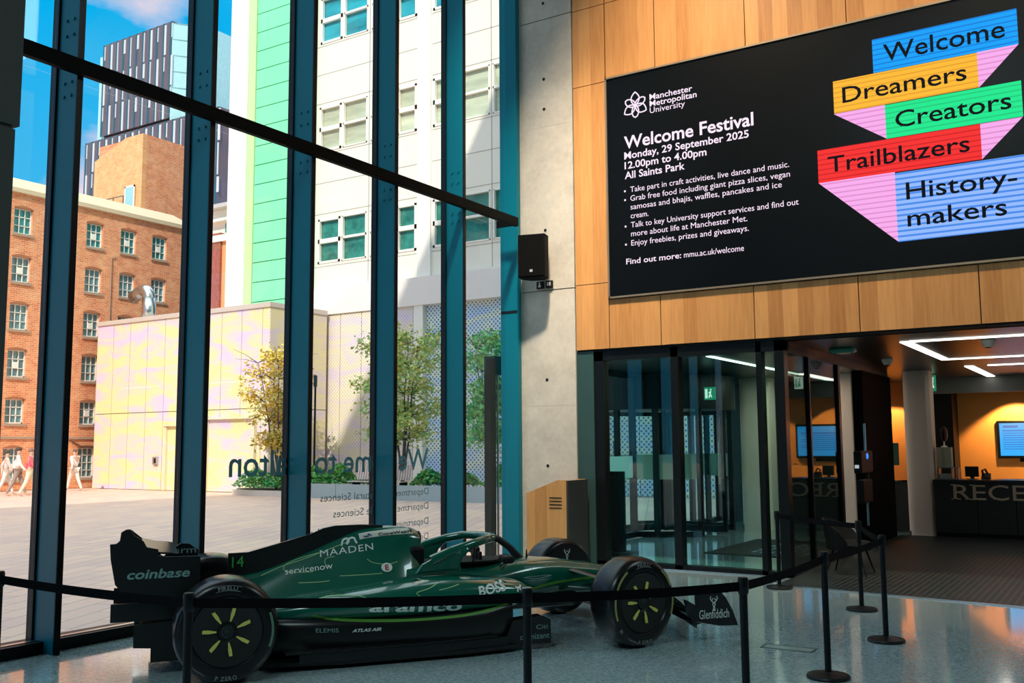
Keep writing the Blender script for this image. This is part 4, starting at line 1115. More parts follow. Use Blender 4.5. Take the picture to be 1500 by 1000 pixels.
    b = MB().box(18.78, 19.05, 2.65, 2.98, 0.995, 1.01).box(18.78, 19.05, 2.65, 2.98, 1.19, 1.205)
    for y in (2.65, 2.75, 2.965): b.box(18.78, 19.05, y, y + 0.015, 1.01, 1.19)
    b.build('rack', mat('tray_grey', (0.16, 0.18, 0.18), 0.4), tr)
    MB().box(18.8, 19.0, 2.77, 2.95, 1.01, 1.09).build('paper', mat('tray_paper', (0.30, 0.36, 0.36), 0.8), tr)
    fa = thing('desk_fan', 'round black desk fan on a white stem on top of the carton', 'fan', (18.9, 2.87, 1.56))
    MB().lathe([(0.0, 1.558), (0.06, 1.558), (0.05, 1.575), (0.015, 1.59), (0.012, 1.66)], (18.9, 2.87, 0), 'z', 16).build('stem', WHITEF, fa)
    cg = Vector((18.9, 2.87, 1.79))
    MB().lathe([(0.0, -0.05), (0.09, -0.045), (0.13, -0.02), (0.135, 0.0), (0.13, 0.02), (0.09, 0.045), (0.0, 0.05)], (18.9, 2.86, 1.79), 'y', 24).build('guard', BLACKM, fa, smooth=40)
    mo = thing('desktop_monitor', 'dark green-backed monitor on a stand in the gap left of the concrete pier', 'monitor', (19.6, 4.0, 0.9))
    b = MB().box(19.5, 20.3, 3.55, 4.5, 0, 0.92)
    MB().box(19.58, 19.62, 3.78, 4.12, 1.22, 1.64).build('display_back', mat('green_plastic', (0.03, 0.13, 0.10), 0.4), mo, bevel=0.01)
    MB().box(19.62, 19.66, 3.90, 4.0, 0.92, 1.3).build('stand', BLACKM, mo)
    MB().box(19.55, 19.75, 3.80, 4.10, 0.92, 0.94).build('base', METAL, mo)
    cb = thing('side_counter', 'low black side counter in the gap behind the sliding door', 'counter', (19.9, 4.0, 0))
    b.build('carcass', CHAR, cb)
    MB().box(19.48, 20.32, 3.54, 4.51, 0.90, 0.92).build('worktop', MATS['worktop_black'], cb)
    # spotlights that wash the orange wall
    for y, pw in ((1.95, 250), (0.2, 230), (-1.6, 180), (4.3, 80)):
        l = bpy.data.lights.new('wall_spot', 'SPOT'); l.energy = pw; l.color = (1.0, 0.62, 0.25); l.spot_size = math.radians(104); l.spot_blend = 0.3; l.shadow_soft_size = 0.04
        q = bpy.data.objects.new('wall_spot', l); q.location = (21.45, y, 2.60); COL.objects.link(q)
        q.rotation_euler = (Vector((22.05, y, 0.9)) - Vector((21.45, y, 2.60))).to_track_quat('-Z', 'Y').to_euler()
    area('lobby_downlight', (15.0, 0.0, 2.88), (15.0, 0.0, 0), 1.4, 15, (0.92, 0.95, 0.92), sy=2.4)
    area('lobby_downlight', (17.2, 5.2, 2.88), (17.2, 5.2, 0), 3.0, 34, (1.0, 0.86, 0.70), sy=0.1)
reception()

# ================================================================== SMALL THINGS IN THE ATRIUM
def atrium_things():
    # queue barrier posts
    P = [(3.55, 6.09), (3.529, 4.276), (4.563, 2.811), (5.549, 1.956), (7.13, 1.915), (8.66, 1.84), (10.13, 2.37), (11.2, 3.52)]
    lab = ['black queue barrier post standing beside the dark column at the glass wall',
           'black queue barrier post standing in front of the racing car rear wheel',
           'black queue barrier post in front of the racing car floor, with a pale cap line',
           'black queue barrier post in front of the racing car front wing',
           'black queue barrier post with full base showing, beside the floor socket cover',
           'black queue barrier post standing farthest along the matting side, past the socket cover',
           'black queue barrier post close to the edge of the ribbed matting',
           'black queue barrier post in front of the dark glass return screen']
    H = 0.87
    for i, ((x, y), l) in enumerate(zip(P, lab)):
        t = thing('queue_post', l, 'barrier post', (x, y, 0), group='retractable belt barrier posts')
        MB().lathe([(0.0, 0.0), (0.148, 0.0), (0.150, 0.012), (0.143, 0.024), (0.05, 0.036), (0.028, 0.045), (0.0, 0.045)], (x, y, 0), 'z', 40).build('base', mat('barrier_base', (0.005, 0.006, 0.007), 0.4, spec=0.25), t, smooth=35)
        MB().lathe([(0.023, 0.04), (0.023, H - 0.09)], (x, y, 0), 'z', 20).build('post', mat('barrier_black', (0.004, 0.005, 0.006), 0.33, spec=0.25), t, smooth=50)
        MB().lathe([(0.0, H - 0.095), (0.027, H - 0.095), (0.031, H - 0.085), (0.031, H - 0.012), (0.026, H), (0.0, H)], (x, y, 0), 'z', 20).build('belt_head', MATS['barrier_black'], t, smooth=40)
        if i == 2: MB().lathe([(0.0, H), (0.027, H), (0.026, H + 0.004), (0.0, H + 0.004)], (x, y, 0), 'z', 20).build('cap', METAL, t)
        if i + 1 < len(P):
            a, c = Vector((x, y, 0)), Vector((*P[i + 1], 0)); d = (c - a).normalized(); n = Vector((-d.y, d.x, 0)) * 0.0015
            a += d * 0.031; c -= d * 0.031
            rings = []
            for k in range(13):
                f = k / 12.0; p = a.lerp(c, f); sag = 0.012 * 4 * f * (1 - f)
                z0, z1 = H - 0.078 - sag, H - 0.026 - sag
                rings.append([p + n + Vector((0, 0, z0)), p + n + Vector((0, 0, z1)), p - n + Vector((0, 0, z1)), p - n + Vector((0, 0, z0))])
            MB().loft(rings).build('belt', mat('barrier_belt', (0.003, 0.003, 0.004), 0.8, spec=0.05), t)
    # loudspeaker on the column
    s = thing('wall_loudspeaker', 'black loudspeaker mounted high on the concrete column', 'loudspeaker', (11.78, 7.08, 4.31), rz=math.radians(14))
    MB().prism([(-0.17, 0.20), (0.02, 0.20), (0.16, 0.10), (0.16, -0.10), (0.02, -0.20), (-0.17, -0.20)], 'z', -0.31, 0.31).build('cabinet', mat('speaker_black', (0.003, 0.003, 0.003), 0.7, spec=0.1), s, local=True, bevel=0.012)
    MB().box(-0.180, -0.168, -0.185, 0.185, -0.29, 0.29).build('grille', mat('speaker_grille', (0.004, 0.004, 0.004), 0.8, spec=0.05), s, local=True)
    MB().box(-0.184, -0.178, -0.02, 0.02, -0.235, -0.20).build('badge', mat('badge_grey', (0.5, 0.5, 0.5), 0.4), s, local=True)
    MB().box(0.14, 0.245, -0.05, 0.05, -0.05, 0.05).build('bracket', BLACKM, s, local=True)
    for y, l in ((7.13, 'small black alarm unit below the loudspeaker, the one nearer the glass wall'), (6.975, 'small black socket plate below the loudspeaker, the one nearer the timber wall')):
        t = thing('wall_socket', l, 'wall socket', (12.03, y, 3.95), group='small black units under the loudspeaker')
        MB().box(11.99, 12.03, y - 0.055, y + 0.055, 3.89, 4.0).build('plate', BLACKM, t, bevel=0.008)
        q = MB()
        if y > 7: q.ball((11.988, y, 3.93), (0.004, 0.022, 0.022)).box(11.986, 11.99, y - 0.008, y + 0.008, 3.945, 3.985)
        else: q.box(11.986, 11.99, y - 0.03, y - 0.006, 3.925, 3.975).box(11.986, 11.99, y + 0.006, y + 0.03, 3.925, 3.975)
        q.build('symbol_print', mat('socket_symbol', (0.6, 0.62, 0.6), 0.5), t)
    # oak kiosk with sloped top
    k = thing('oak_kiosk', 'oak-veneered kiosk with sloped top and dark back beside the concrete column', 'kiosk', (11.7, 6.7, 0))
    prof = [(7.02, 0), (7.02, 0.995), (6.53, 1.175), (6.40, 1.175), (6.40, 0)]
    MB().prism(prof, 'x', 11.40, 11.43).build('side_panel', WOOD, k)
    MB().prism([(7.0, 0), (7.0, 0.98), (6.53, 1.155), (6.42, 1.155), (6.42, 0)], 'x', 11.43, 11.93).build('carcass', mat('kiosk_dark', (0.035, 0.033, 0.032), 0.5), k)
    MB().prism(prof, 'x', 11.93, 11.96).build('side_panel', WOOD, k)
    MB().box(11.405, 11.955, 6.375, 6.40, 0, 1.17).build('back_panel', MATS['kiosk_dark'], k)
    v = MB()
    for i in range(4): v.box(11.395, 11.402, 6.47, 6.66, 0.80 + 0.045 * i, 0.812 + 0.045 * i)
    v.build('vent', BLACKM, k)
    MB().tube([(11.9, 7.08, 0.93), (11.7, 7.05, 0.92), (11.62, 7.05, 0.80), (11.62, 7.05, 0.3), (11.66, 7.06, 0.0)], 0.006, 6).build('cable', BLACKM, k)
    # floor socket cover
    f = thing('floor_socket_cover', 'rectangular metal floor socket cover in the terrazzo', 'floor socket', (8.0, 2.45, 0))
    q = MB()
    for x0, x1, y0, y1 in ((7.90, 7.915, 2.24, 2.66), (8.045, 8.06, 2.24, 2.66), (7.90, 8.06, 2.24, 2.255), (7.90, 8.06, 2.645, 2.66)): q.box(x0, x1, y0, y1, 0.0, 0.004)
    q.build('frame', mat('socket_frame', (0.03, 0.07, 0.08), 0.4), f)
    MB().box(7.915, 8.045, 2.255, 2.645, 0, 0.002).build('lid', mat('socket_lid', (0.30, 0.42, 0.42), 0.3, 0.3), f)
    # tub chair inside the matting corner
    c = thing('tub_chair', 'dark grey tub chair with thin legs in front of the dark glass return screen', 'chair', (12.75, 3.1, 0))
    cx, cy = 12.75, 3.1; G = 0.020; sh = mat('chair_fabric', (0.014, 0.016, 0.018), 0.9, spec=0.1)
    rings = []
    for i in range(15):
        a = math.radians(-10 + 200 * i / 14 + 0); h = 0.42 + 0.28 * math.sin(math.pi * i / 14) ** 0.6
        ca, sa = math.cos(a), math.sin(a)
        rings.append([(cx + 0.24 * ca, cy + 0.22 * sa, 0.36), (cx + 0.31 * ca, cy + 0.29 * sa, h), (cx + 0.34 * ca, cy + 0.32 * sa, h), (cx + 0.29 * ca, cy + 0.27 * sa, 0.32)])
    MB().loft(rings).build('shell', sh, c, smooth=50)
    MB().lathe([(0.0, 0.32), (0.26, 0.32), (0.28, 0.38), (0.24, 0.42), (0.0, 0.43)], (cx, cy, 0), 'z', 24).build('seat', sh, c, smooth=50)
    for sx, sy in ((-1, -1), (-1, 1), (1, -1), (1, 1)):
        MB().tube([(cx + 0.15 * sx, cy + 0.15 * sy, 0.34), (cx + 0.24 * sx, cy + 0.24 * sy, G)], [0.014, 0.009], 8).build('leg', BLACKM, c)
atrium_things()

# ================================================================== THE RACING CAR
def race_car():
    car = thing('racing_car', 'dark green open-wheel racing car on display behind the belt barrier', 'racing car', (6.695, 5.22, 0), rz=math.atan2(-0.6, 0.8))
    PAINT = mat('racing_green', (0.001, 0.105, 0.066), 0.18, var=0.12, scale=3, coat=1.0)
    CARB = mat('carbon_black', (0.008, 0.009, 0.009), 0.28, var=0.25, scale=60)
    RUB = mat('tyre_rubber', (0.006, 0.006, 0.007), 0.27, var=0.15, spec=0.4)
    LIME = mat('lime_stripe', (0.09, 0.27, 0.035), 0.4)
    PIN = mat('pinstripe_lime', (0.30, 0.55, 0.25), 0.4)
    WHT = mat('decal_white', (0.72, 0.80, 0.74), 0.5)
    DIM = mat('decal_pale_teal', (0.20, 0.36, 0.34), 0.5)
    YEL = mat('wheel_yellow', (0.62, 0.60, 0.12), 0.5)
    def B(mb, n, m, par=None, smooth=40, **k): return mb.build(n, m, par or car, smooth=smooth, local=True, **k)
    def cr(keys, x):
        """smooth interpolation of key rows (first column falls)"""
        x = min(keys[0][0], max(keys[-1][0], x))
        for i in range(len(keys) - 1):
            a, b = keys[i], keys[i + 1]
            if a[0] >= x >= b[0]:
                t = (a[0] - x) / (a[0] - b[0]); p = keys[max(0, i - 1)]; q = keys[min(len(keys) - 1, i + 2)]
                out = []
                for k in range(1, len(a)):
                    m0 = (b[k] - p[k]) / (p[0] - b[0]) * (a[0] - b[0]) if p[0] != b[0] else 0
                    m1 = (q[k] - a[k]) / (a[0] - q[0]) * (a[0] - b[0]) if a[0] != q[0] else 0
                    out.append((2 * t**3 - 3 * t**2 + 1) * a[k] + (t**3 - 2 * t**2 + t) * m0 + (-2 * t**3 + 3 * t**2) * b[k] + (t**3 - t**2) * m1)
                return out
    def sup(cy, cz, hw, ht, hb, e, n=36):
        r = []
        for k in range(n):
            a = 2 * math.pi * k / n; c, s = math.cos(a), math.sin(a)
            r.append((cy + hw * math.copysign(abs(c) ** (2 / e), c), cz + (ht if s > 0 else hb) * math.copysign(abs(s) ** (2 / e), s)))
        return r
    def skin(keys, fn, n=40):
        x0, x1 = keys[0][0], keys[-1][0]; rings = []
        for i in range(n + 1):
            x = x0 + (x1 - x0) * i / n
            rings.append([(x, y, z) for y, z in fn(cr(keys, x))])
        return MB().loft(rings)
    # monocoque and nose: x, half width, top, bottom
    mk = [(2.46, .055, .285, .225), (2.38, .10, .325, .20), (2.05, .125, .43, .21), (1.73, .15, .555, .29), (1.4, .185, .612, .32), (1.19, .215, .645, .32), (.93, .27, .655, .28), (.6, .32, .63, .18), (.2, .34, .65, .10), (-.15, .34, .66, .08)]
    mono = B(skin(mk, lambda v: sup(0, (v[1] + v[2]) / 2 + .02, v[0], v[1] - (v[1] + v[2]) / 2 - .02, (v[1] + v[2]) / 2 + .02 - v[2], 2.7)), 'monocoque', PAINT)
    # engine cover: x, top, bottom, width at top, width at bottom
    ek = [(.0, .915, .50, .085, .20), (-.08, .95, .46, .09, .30), (-.306, .972, .42, .075, .40), (-.5, .955, .40, .05, .43), (-.65, .905, .39, .035, .42), (-.93, .79, .37, .03, .36), (-1.24, .675, .34, .03, .24), (-1.52, .60, .33, .03, .13)]
    def cov(v):
        t, b, wt, wb = v; n = 12
        R = []
        for k in range(n + 1):
            f = k / n; R.append((-(wt * min(1, (f * 9) ** .5) + (wb - wt) * f ** 1.5), t - (t - b) * f))
        return R + [(-y, z) for y, z in R[::-1]]
    cover = B(skin(ek, cov), 'engine_cover', PAINT, smooth=50)
    fin = B(MB().prism([(-1.555, .798), (-1.40, .800), (-.905, .925), (-.80, .968), (-.70, .986), (-.50, .988), (-.306, .978), (-.30, .93), (-.55, .92), (-.93, .76), (-1.24, .64), (-1.555, .63)], 'y', -.014, .014), 'shark_fin', CARB, cover, smooth=False)
    B(MB().loft([[(.012, .082 * math.cos(a), .858 + .060 * math.sin(a)) for a in [2 * math.pi * k / 24 for k in range(24)]], [(-.03, .07 * math.cos(a), .858 + .05 * math.sin(a)) for a in [2 * math.pi * k / 24 for k in range(24)]]]), 'air_intake', BLACKM, cover)
    B(MB().prism([(.03, .80), (.02, .62), (-.05, .55), (-.12, .56), (-.10, .80)], 'y', -.16, .16), 'headrest', BLACKM, smooth=False, bevel=0.03)
    # sidepods: x, centre y, half width, top, bottom
    pods = []
    for s in (-1, 1):
        sk = [(.80, .47, .16, .47, .40), (.74, .47, .20, .52, .36), (.5, .47, .25, .565, .33), (.2, .46, .285, .59, .31), (-.2, .45, .30, .585, .30), (-.6, .43, .29, .545, .30), (-1.0, .38, .25, .49, .30), (-1.35, .30, .18, .43, .30)]
        p = B(skin(sk, lambda v, s=s: sup(s * v[0], (v[2] + v[3]) / 2, v[1], (v[2] - v[3]) / 2, (v[2] - v[3]) / 2, 2.6)), 'sidepod', PAINT)
        lk = [(.62, .44, .22, .40, .10), (.3, .46, .28, .36, .05), (-.3, .45, .295, .345, .05), (-.9, .42, .27, .36, .05), (-1.4, .34, .20, .36, .05)]
        B(skin(lk, lambda v, s=s: sup(s * v[0], (v[2] + v[3]) / 2, v[1], (v[2] - v[3]) / 2, (v[2] - v[3]) / 2, 4.5)), 'lower_bodywork', CARB, p)
        B(MB().box(.76, .815, s * .47 - .12, s * .47 + .12, .415, .455), 'inlet', BLACKM, p, smooth=False)
        pods.append(p)
    # floor
    fp = [(.85, .30), (.78, .62), (.60, .74), (.2, .79), (-.8, .79), (-1.30, .70), (-1.42, .55)]
    fl = B(MB().prism(fp + [(x, -y) for x, y in fp[::-1]], 'z', .03, .06), 'floor', CARB, smooth=False)
    for s in (-1, 1):
        B(MB().prism([(.55, s * .735), (-.2, s * .80), (-1.1, s * .80), (-1.1, s * .785), (-.2, s * .785), (.55, s * .72)], 'z', .06, .125), 'edge_wing', CARB, fl, smooth=False)
        B(MB().prism([(.45, s * .76), (-.2, s * .83), (-1.2, s * .83), (-1.2, s * .74), (.45, s * .70)], 'z', .135, .145), 'edge_wing', CARB, fl, smooth=False)
        for q in (.70, .58):
            B(MB().prism([(.93, .045), (.93, .23), (.86, .26), (.60, .24), (.52, .045)], 'y', s * q - .006, s * q + .006), 'floor_fence', CARB, fl, smooth=False)
    # keel and diffuser
    B(MB().box(.5, 1.45, -.13, .13, .22, .36), 'keel', CARB, smooth=False, bevel=.05)
    dp = [(-1.35, .05), (-1.75, .09), (-2.12, .09), (-2.12, .19), (-2.24, .20), (-2.24, .36), (-1.35, .42)]
    B(MB().prism(dp, 'y', -.47, -.45).prism(dp, 'y', .45, .47).prism([(-1.35, .05), (-1.75, .12), (-2.2, .34), (-2.2, .36), (-1.35, .42)], 'y', -.45, .45), 'diffuser', CARB, smooth=False)
    B(MB().box(-1.9, -1.35, -.14, .14, .22, .46), 'gearbox', CARB, smooth=False, bevel=.05)
    cs = B(MB().loft([[(x, y * k, .46 + z * k) for y, z in ((-.1, -.075), (.1, -.075), (.1, .075), (-.1, .075))] for x, k in ((-1.85, 1.3), (-2.30, .95), (-2.36, .9))]), 'crash_structure', CARB, smooth=False)
    B(MB().box(-2.372, -2.36, -.04, .04, .40, .52), 'rain_light', mat('rain_light_red', (0.10, 0.01, 0.01), 0.3), cs, smooth=False)
    # rear wing
    near = [(-2.418, .948), (-2.376, .95), (-2.352, .97), (-2.345, 1.03), (-2.31, 1.05), (-2.283, 1.05), (-2.256, 1.006), (-2.19, .96), (-2.168, .918), (-2.088, .90), (-2.088, .857), (-2.03, .845), (-1.793, .84), (-1.79, .56), (-1.9, .50), (-2.27, .54), (-2.375, .66), (-2.41, .84)]
    far = [(-2.40, .86), (-2.376, .87), (-2.345, .95), (-2.31, .97), (-2.283, .97), (-2.20, .90), (-2.10, .80), (-2.03, .745), (-1.97, .80), (-1.90, .845), (-1.83, .842), (-1.75, .785), (-1.79, .56), (-1.9, .50), (-2.27, .54), (-2.375, .66)]
    wing = B(MB().loft([[(-2.16, y, .74), (-2.02, y, .70), (-1.88, y, .69), (-1.84, y, .685), (-1.90, y, .672), (-2.05, y, .68)] for y in (-.49, -.3, 0, .3, .49)]), 'rear_wing', CARB)
    B(MB().loft([[(-2.20, y, .905), (-2.10, y, .878), (-2.00, y, .868), (-1.95, y, .858), (-2.01, y, .855), (-2.11, y, .865)] for y in (-.47, 0, .47)]), 'flap', CARB, wing)
    B(MB().box(-2.05, -1.88, -.035, -.02, .45, .70).box(-2.05, -1.88, .02, .035, .45, .70), 'pylon', CARB, wing, smooth=False)
    bw = B(MB().box(-2.40, -1.95, -.44, .44, .385, .40).box(-2.40, -1.95, -.45, -.435, .385, .515).box(-2.40, -1.95, .435, .45, .385, .515), 'beam_wing', CARB, smooth=False)
    en = B(MB().prism(near, 'y', -.512, -.495), 'rear_endplate', CARB, smooth=False, bevel=.004)
    ef = B(MB().prism(far, 'y', .495, .512), 'rear_endplate', CARB, smooth=False, bevel=.004)
    # front wing
    fw = B(MB().loft([[(2.50 - .32 * abs(y) ** 1.3, y, .17 - .03 * abs(y)), (2.40 - .30 * abs(y) ** 1.3, y, .195 - .03 * abs(y)), (2.22 - .20 * abs(y), y, .185), (2.36 - .28 * abs(y) ** 1.3, y, .165 - .03 * abs(y))] for y in [-.93 + .155 * k for k in range(13)]]), 'front_wing', CARB)
    for i, (dx, z0, z1) in enumerate(((.0, .195, .27), (-.09, .26, .34), (-.17, .32, .41))):
        for s in (-1, 1):
            B(MB().loft([[(2.33 + dx - .14 * y, s * y, z0), (2.21 + dx - .14 * y, s * y, z1 * (1 - .25 * max(0, .45 - y))), (2.205 + dx - .14 * y, s * y, z1 * (1 - .25 * max(0, .45 - y)) - .01), (2.32 + dx - .14 * y, s * y, z0 - .012)] for y in (.2, .45, .7, .92)]), 'flap', CARB, fw)
    ep = [(2.13, .43), (2.315, .432), (2.37, .41), (2.43, .35), (2.50, .23), (2.545, .11), (2.36, .118), (2.14, .165)]
    fe = [B(MB().prism(ep, 'y', s * .95 - .008, s * .95 + .008), 'front_endplate', CARB, smooth=False, bevel=.004) for s in (-1, 1)]
    for s in (-1, 1): B(MB().prism([(2.04, .35), (2.13, .30), (2.13, .12), (2.08, .20)], 'y', s * .93 - .05, s * .93 + .012), 'dive_plane', CARB, fe[(s + 1) // 2], smooth=False)
    # halo with its broad rear legs
    arc = [(.02, -.36, .70), (.18, -.36, .765), (.36, -.335, .815), (.50, -.27, .842), (.62, -.15, .845), (.67, 0, .842)]
    path = arc + [(x, -y, z) for x, y, z in arc[-2::-1]]
    halo = B(MB().tube(path, [.045, .040, .036, .035, .035, .038, .035, .035, .036, .040, .045], 12), 'halo', PAINT, smooth=60)
    B(MB().tube([(.66, 0, .84), (.74, 0, .815), (.84, 0, .74), (.93, 0, .64)], [.036, .030, .030, .040], 12), 'centre_pillar', CARB, halo, smooth=60)
    for s in (-1, 1):
        B(MB().prism([(-.12, .60), (-.06, .68), (.12, .765), (.33, .80), (.36, .78), (.29, .72), (.265, .66), (.28, .62)], 'y', s * .355 - .03, s * .355 + .03), 'leg_fairing', PAINT, halo, smooth=False, bevel=.02)
    # cockpit, wheel, mirrors, aerials
    B(MB().lathe([(0.0, .648), (1.0, .648), (1.0, .664), (0.0, .664)], (0, 0, 0), 'z', 32), 'cockpit_rim', BLACKM, smooth=False).matrix_basis = Matrix.Translation((.40, 0, 0)) @ Matrix.Diagonal((.36, .24, 1, 1))
    B(MB().box(.52, .545, -.12, .12, .66, .73).box(.51, .55, -.05, .05, .65, .755), 'steering_wheel', BLACKM, smooth=False, bevel=.01)
    for s in (-1, 1):
        m = B(MB().box(.60, .69, s * .44 - .085, s * .44 + .085, .665, .725), 'mirror', BLACKM, smooth=False, bevel=.02)
        B(MB().tube([(.64, s * .30, .62), (.65, s * .42, .67)], .008, 6).tube([(.62, s * .38, .60), (.64, s * .48, .67)], .006, 6), 'mirror_stay', CARB, m)
    B(MB().tube([(.42, -.24, .655), (.435, -.24, .80)], .006, 6), 'aerial', BLACKM)
    B(MB().tube([(1.0, 0, .64), (1.0, 0, .72)], [.012, .004], 6), 'pitot_tube', BLACKM)
    # suspension arms
    def arm(a, b, r=.018):
        a, b = Vector(a), Vector(b); n = 6; rings = []
        for p in (a, b): rings.append([(p.x + .045 * math.cos(t), p.y, p.z + .010 * math.sin(t)) for t in [2 * math.pi * k / n for k in range(n)]])
        B(MB().loft(rings), 'suspension_arm', CARB)
    for s in (-1, 1):
        for xa, za in ((1.85, .52), (1.35, .55)): arm((xa, s * .16, za), (1.62, s * .74, .46))
        for xa, za in ((1.85, .33), (1.30, .33)): arm((xa, s * .16, za), (1.62, s * .74, .22))
        arm((1.55, s * .17, .40), (1.65, s * .74, .44))
        for xa, za in ((-1.35, .44), (-1.85, .44)): arm((xa, s * .13, za), (-1.63, s * .66, .48))
        for xa, za in ((-1.30, .22), (-1.85, .24)): arm((xa, s * .13, za), (-1.63, s * .66, .22))
    # ---- wheels
    def arc_text(t, rad, mid, h, y, m, par, name, low=False):
        """letters along the sidewall; mid = angle of the middle from straight up"""
        bmA = bmesh.new(); x = 0.0; items = []
        for ch in t:
            if ch == ' ': x += .35; continue
            bm, bd = text_mesh(ch, bold=.03); items.append((bm, bd, x)); x += bd[1] - bd[0] + .12
        k = h / .72; tot = x * k
        for bm, bd, xo in items:
            mp = {}
            for v in bm.verts:
                u = (xo + v.co.x - bd[0]) * k - tot / 2; r = v.co.y * k
                a = mid + (u / rad if not low else -u / rad)
                rr = rad + r if not low else rad - r
                mp[v] = bmA.verts.new((rr * math.sin(a), y, rr * math.cos(a)))
            for f in bm.faces: bmA.faces.new([mp[v] for v in f.verts])
            bm.free()
        b = MB(); b.bm.free(); b.bm = bmA
        return b.build(name, m, par, local=True)
    def wheel(front):
        w = .30 if front else .38
        R = .36
        prof = [(.238, .012), (.25, -.004), (.30, -.006), (.325, .004), (.343, .022), (.355, .05), (R, .09), (R, w - .09), (.355, w - .05), (.343, w - .022), (.325, w - .004), (.25, w), (.238, w - .012)]
        o = MB().lathe(prof, (0, 0, 0), 'y', 72, cap=False).build('wheel', RUB, car, smooth=50, local=True)
        MB().lathe([(0.0, .030), (.06, .030), (.07, .020), (.16, .014), (.225, .006), (.238, .004), (.238, .03), (0.0, .04)], (0, 0, 0), 'y', 56).build('rim_cover', mat('rim_black', (0.007, 0.007, 0.008), 0.5), o, smooth=40, local=True)
        MB().lathe([(.02, w - .03), (.238, w - .015), (.238, w - .05), (.02, w - .06)], (0, 0, 0), 'y', 40).build('brake_drum', BLACKM, o, smooth=40, local=True)
        nut = MB().lathe([(0.0, .004), (.022, .002), (.026, .012), (.045, .012), (.05, .026), (0.0, .03)], (0, 0, 0), 'y', 28).build('wheel_nut', mat('nut_dark', (0.05, 0.06, 0.06), 0.3, 0.8), o, smooth=40, local=True)
        rg = MB()
        for k in range(7):
            a = 2 * math.pi * k / 7 + .28; u = Vector((math.sin(a), 0, math.cos(a))); v = Vector((u.z, 0, -u.x))
            p = [u * .072 + v * .004, u * .125 + v * .0125, u * .165 + v * .011, u * .168 - v * .011, u * .125 - v * .0125, u * .072 - v * .004]
            MB().loft([[q + Vector((0, .010, 0)) for q in p], [q + Vector((0, .001, 0)) for q in p]]).build('spoke_mark', YEL, o, local=True)
        for a0, a1 in (((-68, -35), (-112, -78), (38, 68), (76, 112)) if front else ((68, 112),)):
            A = [math.radians(a0 + (a1 - a0) * k / 12) for k in range(13)]
            pts = [(.302 * math.sin(a), .302 * math.cos(a)) for a in A] + [(.318 * math.sin(a), .318 * math.cos(a)) for a in A[::-1]]
            MB().prism(pts, 'y', -.0085, -.004).build('sidewall_band', mat('band_olive', (0.26, 0.27, 0.07), 0.6) if front else mat('band_green', (0.09, 0.20, 0.11), 0.6), o, local=True)
        TX = mat('tyre_letter', (0.17, 0.19, 0.18), 0.6)
        arc_text('PIRELLI', .288, 0.0, .026, -.008, TX, o, 'maker_lettering')
        fr = MB()
        for r0 in (.282, .316):
            A = [math.radians(-17 + 34 * k / 10) for k in range(11)]
            fr.prism([(r0 * math.sin(a), r0 * math.cos(a)) for a in A] + [((r0 + .003) * math.sin(a), (r0 + .003) * math.cos(a)) for a in A[::-1]], 'y', -.0085, -.006)
        fr.build('frame_lettering', TX, o, local=True)
        arc_text('P ZERO', .326, math.pi, .028, -.0065, TX, o, 'compound_lettering', low=True)
        arc_text('18', .31, math.radians(-128), .03, -.008, TX, o, 'size_lettering')
        return o
    for front, x in ((True, 1.63), (False, -1.63)):
        o = wheel(front)
        st = math.radians(14) if front else 0.0
        o.matrix_basis = Matrix.Translation((x, -1.0, .36)) @ Matrix.Rotation(st, 4, 'Z')
        q = copy_tree(o, car)
        q.matrix_basis = Matrix.Translation((x, 1.0, .36)) @ Matrix.Rotation(math.pi + st, 4, 'Z')
        if front:      # pale stag mark on the inner drum cover of the far wheel
            MB().lathe([(0.0, .302), (.30, .300), (.302, .29), (0.0, .29)], (0, 0, 0), 'y', 48).build('drum_cover', CARB, q, local=True)
            stag(q, WHT, Vector((.0, .306, .20)), Vector((-1, 0, 0)), Vector((0, 0, 1)), .11)
            bm, bd = text_mesh('Glenfiddich')
            b = MB()
            for v in bm.verts: v.co = Vector((.09 - (v.co.x - bd[0]) / (bd[1] - bd[0]) * .18, .306, .12 + v.co.y * .035))
            b.bm.free(); b.bm = bm; b.build('sponsor_lettering', DIM, q, local=True)
    # ---- sponsor writing laid on the bodywork
    parts = [mono, cover, fin] + pods + [o for p in pods for o in children(p)] + [fl] + children(fl) + children(halo)
    V, F = [], []
    for o in parts:
        n = len(V); V += [v.co.copy() for v in o.data.vertices]; F += [[n + i for i in p.vertices] for p in o.data.polygons]
    tree = BVHTree.FromPolygons(V, F)
    def lay(x, z, off=.005):
        h = tree.ray_cast(Vector((x, -3, z)), Vector((0, 1, 0)))
        return Vector((x, (h[0].y if h[0] else -.2) - off, z))
    def decal(t, m, par, x0, z0, x1, z1, h, bold=0.0, shear=0.0, spacing=1.0, name='sponsor_lettering'):
        bm, bd = text_mesh(t, bold, shear, spacing)
        L = bd[1] - bd[0]
        bmesh.ops.subdivide_edges(bm, edges=[e for e in bm.edges if e.calc_length() > .25], cuts=2)
        for v in bm.verts:
            f = (v.co.x - bd[0]) / L
            v.co = lay(x0 + (x1 - x0) * f, z0 + (z1 - z0) * f + v.co.y / .70 * h)
        b = MB(); b.bm.free(); b.bm = bm
        return b.build(name, m, par, local=True)
